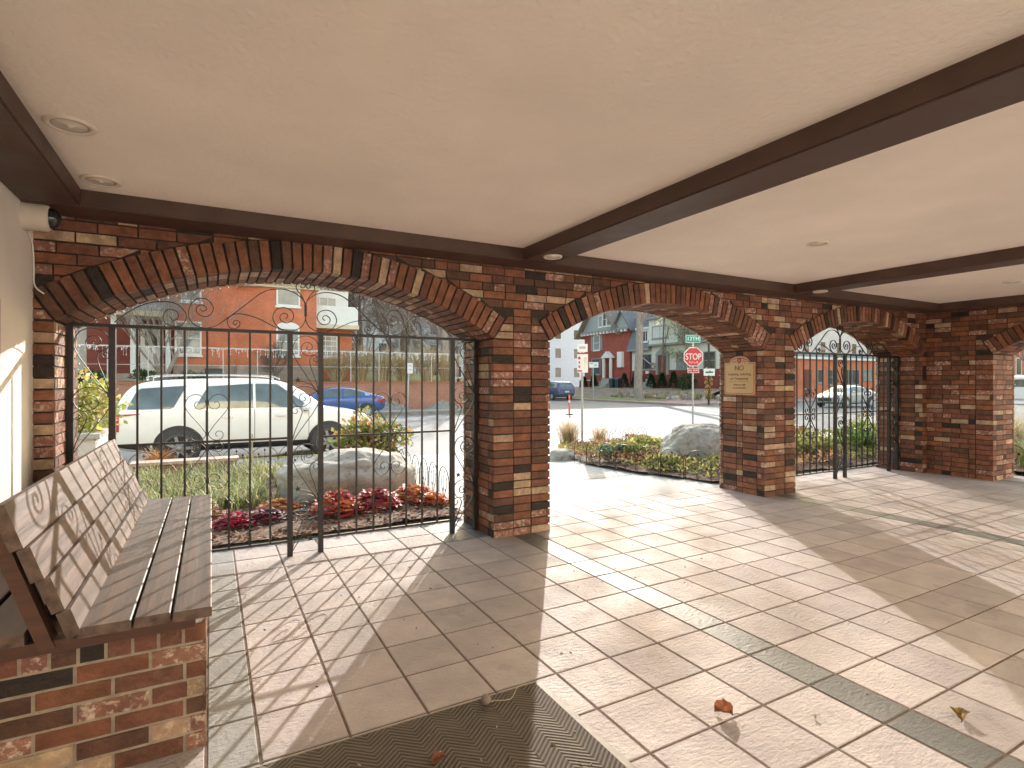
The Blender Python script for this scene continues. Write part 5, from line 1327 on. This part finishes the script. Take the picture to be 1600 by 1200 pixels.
block('pale long building behind the low brick building beyond the second gate', 62, 110, 50, 60, 10, M('pale_far_render', (.66, .66, .64), .85, .1, 1), (12, 2))
block('far brick building at the end of the street beyond the side arch', 74, 100, 26, 40, 7, redbrick, (6, 2))
# -------- trees
bark_far = M('pale_grey_bark', (.36, .31, .29), .9, .25, 4)
def tree(name, label, x, y, z, h, r, seed, mt, levels=5, spread=.55, split=3, first=.35, group='bare trees across the street', stems=1, twig=.010, leaves=None, lean=(0, 0)):
    rnd = random.Random(seed); tr = MB(); cr = MB(); lv = MB()
    def grow(p, d, l, rr, k):
        n = 4; pts = [p]; q = p.copy(); dd = d.copy()
        for i in range(n):
            dd = (dd + Vector((rnd.gauss(0, .09 if k else .025), rnd.gauss(0, .09 if k else .025), rnd.gauss(.03, .05)))).normalized(); q = q + dd * l / n; pts.append(q.copy())
        r1 = max(twig * .6, rr * (.62 if k else .7)); rs = [rr + (r1 - rr) * i / n for i in range(n + 1)]
        (tr if k <= 1 else cr).tube(pts, rs, 8 if k == 0 else (5 if k < 3 else 3), cap=False)
        if k >= levels:
            if leaves:
                for _ in range(leaves[0]): pp = pts[rnd.randrange(1, n + 1)]; leaf(lv, pp + Vector((rnd.gauss(0, .2), rnd.gauss(0, .2), rnd.gauss(0, .2))), rand_dir(), rand_dir(), leaves[1], leaves[1] * .4, jit(rnd.choice(leaves[2])))
            return
        m_ = split + (1 if rnd.random() < .5 else 0)
        for c in range(m_):
            t = 1 if c == 0 else rnd.uniform(.35, 1); i = min(n, int(t * n)); b = pts[i]
            ax = rand_unit(rnd); e = (dd + ax * (spread * (.45 if c == 0 else 1.25))).normalized(); e.z = e.z * .9 + .12
            grow(b, e.normalized(), l * rnd.uniform(.62, .86), max(twig * .7, rs[i] * (.75 if c == 0 else .55)), k + 1)
    def rand_unit(rn):
        zz = rn.uniform(-1, 1); a = rn.uniform(0, 2 * PI); s = math.sqrt(1 - zz * zz); return Vector((s * math.cos(a), s * math.sin(a), zz))
    o = thing(name, label, 'tree', (x, y, z), group)
    for s in range(stems):
        d = Vector((lean[0], lean[1], 1)) if stems == 1 else Vector((.35 * math.cos(2.3 * s), .35 * math.sin(2.3 * s), 1)); grow(Vector((x, y, z - .15)), d.normalized(), h * first, r, 0)
    add('trunk', tr, mt, o); add('crown', cr, mt, o)
    if leaves: add('leaves', lv, leafm, o)
    return o
tree('bare_tree', 'pale multi stemmed bare tree before the white porch of the orange house', -2.1, 32.2, 1.3, 8, .11, 3, bark_pale, 5, .5, 3, .34, stems=3, twig=.012)
tree('bare_tree', 'small ornamental bare tree before the arched window of the orange house', 3.0, 31.4, 1.3, 4.2, .12, 8, bark_m, 5, .75, 3, .24, twig=.010)
tree('bare_tree', 'large bare tree behind the hedge seen under the right side of the left arch', 13.2, 42, 1.5, 15, .30, 14, bark_m, 6, .55, 3, .27, twig=.02)
tree('bare_tree', 'grey bare tree right beside the balcony of the orange house', 9.4, 40, 1.5, 13, .2, 22, bark_m, 6, .5, 3, .28, twig=.018)
tree('bare_tree', 'tall bare tree far back behind the hedge', 17, 52, 1.5, 17, .26, 31, bark_far, 6, .55, 3, .28, twig=.024)
for tx, ty, th, ts, lb in ((11, 58, 16, 71, 'far grey bare tree just right of the balcony'), (15.5, 63, 18, 72, 'farthest tall grey bare tree behind the middle of the hedge'), (20.5, 60, 16, 73, 'far grey bare tree behind the leaning parking sign'), (24.5, 58, 17, 74, 'far grey bare tree nearest the right end of the left arch'), (7.5, 56, 17, 75, 'far grey bare tree above the balcony'), (28, 66, 15, 76, 'far small bare tree behind the right gate post')):
    tree('bare_tree', lb, tx, ty, 1.0, th, .17, ts, bark_far, 6, .68, 3, .24, twig=.022)
tree('bare_tree', 'thick trunked bare tree near the right post of the left gate', 14.6, 36.5, 1.35, 12, .38, 5, bark_pale, 6, .5, 3, .3, twig=.017)
tree('bare_tree', 'bare tree at the left edge of the open arch by the far corner', 21.8, 41, -.3, 13, .30, 17, bark_pale, 5, .45, 3, .36, twig=.02)
tree('street_tree', 'stout street tree with pale brown trunk and a few orange leaves in the grass verge', 34.0, 38.4, -.3, 16, .40, 41, bark_pale, 5, .5, 3, .56, twig=.02, leaves=(4, .30, [(.55, .22, .06, 0), (.6, .30, .12, 0), (.45, .16, .06, 0)]))
tree('street_tree', 'tree with orange autumn leaves before the cream house', 40.6, 42.4, .4, 13, .10, 43, bark_m, 4, .45, 3, .62, twig=.018, leaves=(12, .26, [(.6, .27, .08, 0), (.62, .36, .16, 0), (.5, .2, .07, 0)]))
tree('street_tree', 'pale green leaved tree behind the street name blade', 40.6, 38.6, .4, 9, .08, 44, bark_m, 4, .6, 3, .5, twig=.014, leaves=(9, .22, [(.42, .44, .26, 0), (.5, .5, .36, 0), (.3, .34, .16, 0)]))
tree('bare_tree', 'reddish bare shrubby tree left of the red gabled house', 33, 56, -.2, 6, .14, 45, M('reddish_bark', (.24, .15, .14), .9, .3, 9), 5, .7, 3, .3, twig=.02)
tree('bare_tree', 'reddish bare tree beyond the white van at the right side arch', 47, 15.2, -.35, 9, .2, 46, MATS['reddish_bark'], 6, .6, 3, .3, twig=.016)
tree('bare_tree', 'pale bare tree over the low brick building beyond the second gate', 52, 40, -.3, 13, .3, 47, bark_pale, 5, .55, 3, .35, twig=.025)
# twiggy hedge shrubs behind the retaining wall
tanb = M('tan_twigs', (.46, .35, .2), .9, .3, 12)
def twiggy(label, x, y, z, h, w, seed):
    rnd = random.Random(seed); st = MB(); cr = MB()
    for k in range(60):
        a = rnd.uniform(0, 2 * PI); q = rnd.uniform(.15, 1) * w; top = Vector((x + q * math.cos(a), y + q * math.sin(a) * .8, z + h * rnd.uniform(.6, 1.05))); b = Vector((x + .22 * math.cos(a), y + .22 * math.sin(a), z - .05)); mid = b.lerp(top, .5) + Vector((rnd.gauss(0, .06), rnd.gauss(0, .06), .1))
        st.tube([b, mid, top], [.024, .016, .008], 4, cap=False)
        for _ in range(11):
            t = rnd.uniform(.35, 1); p = b.lerp(mid, t * 2) if t < .5 else mid.lerp(top, t * 2 - 1); d = Vector((rnd.gauss(0, .4), rnd.gauss(0, .4), rnd.uniform(.2, .9))).normalized(); cr.tube([p, p + d * rnd.uniform(.25, .5)], [.009, .004], 3, cap=False)
    o = thing('twiggy_shrub', label, 'shrub', (x, y, z), 'tan bare hedge shrubs behind the retaining wall'); add('stem', st, tanb, o); add('crown', cr, tanb, o)
for k, x in enumerate((6.3, 7.7, 9.0, 10.3, 11.7, 13.0)):
    twiggy(f'{ORD[k] if k else "leftmost"} tan bare hedge shrub counted from the orange house' if k else 'tan bare hedge shrub nearest the orange house', x, 32.4 + .2 * (k % 2), 1.33, 1.6 + .25 * ((k * 2) % 3), 1.15, 60 + k)
for x, y, lb in ((-2.9, 31.2, 'low green shrub below the porch of the orange house'), (-.8, 31.6, 'low green shrub below the left window of the orange house'), (-4.6, 31, 'dark green shrub at the left end of the retaining wall')): shrub('green_shrub', lb, x, y, tz(x, y), (.75, .5, .3), 360, .13, [(.08, .14, .04, 0), (.14, .2, .07, 0), (.05, .09, .03, 0)], 6, 'low green shrubs on the terrace')
# cars far behind the hedge
sedan('small blue grey car glimpsed behind the hedge shrubs', (19.5, 47, -.35), .1, paint('grey_blue_paint', (.16, .2, .3)), 'vehicles on the street')

# ------------------------------------------------------------------ unseen pale building added behind the camera to bounce sun into the porch
o = thing('bounce_building', 'unseen pale stucco building added behind the camera to bounce sunlight into the porch', 'building', (4, -8.5, 0))
bx(o, 'wall', M('pale_bounce_stucco', (.84, .80, .74), .9, .04, 2), -26, 30, -6, 0, -.1, 15)
for i in range(9):
    for j in range(3): win(o, -19 + 4.6 * i, -17.2 + 4.6 * i, 3.4 + 3 * j, 5.2 + 3 * j, .0, gl=pane_d, sill=False)

# ================================================================== LIGHT AND CAMERA
AZ, EL = rad(33.8), rad(20.9)
w = bpy.data.worlds.new('World'); S.world = w; w.use_nodes = True; N = w.node_tree.nodes
sky = N.new('ShaderNodeTexSky'); sky.sky_type = 'NISHITA'; sky.sun_disc = False; sky.sun_elevation = EL; sky.sun_rotation = AZ; sky.air_density = 2.; sky.dust_density = 3.; sky.ozone_density = 1.8
w.node_tree.links.new(sky.outputs[0], N['Background'].inputs[0]); N['Background'].inputs[1].default_value = SKY
su = bpy.data.lights.new('Sun', 'SUN'); su.energy = SUN; su.angle = rad(.36); su.color = (1., .955, .90)
so = bpy.data.objects.new('Sun', su); COL.objects.link(so)
so.rotation_euler = Vector((math.sin(AZ) * math.cos(EL), math.cos(AZ) * math.cos(EL), math.sin(EL))).to_track_quat('Z', 'Y').to_euler()
cam = bpy.data.cameras.new('Camera'); co = bpy.data.objects.new('Camera', cam); COL.objects.link(co); S.camera = co
co.location = (0, 0, 1.35); co.rotation_euler = (rad(90), 0, rad(-28.6)); cam.sensor_width = 36; cam.lens = 862 / 1600 * 36; cam.shift_y = -.0025; cam.clip_start = .05; cam.clip_end = 3000
S.view_settings.view_transform = 'Standard'; S.view_settings.look = 'None'; S.view_settings.gamma = 1; S.view_settings.exposure = EXPO; S.view_settings.use_curve_mapping = False
S.cycles.max_bounces = 10; S.cycles.diffuse_bounces = 6; S.cycles.use_denoising = True; S.cycles.sample_clamp_indirect = 8
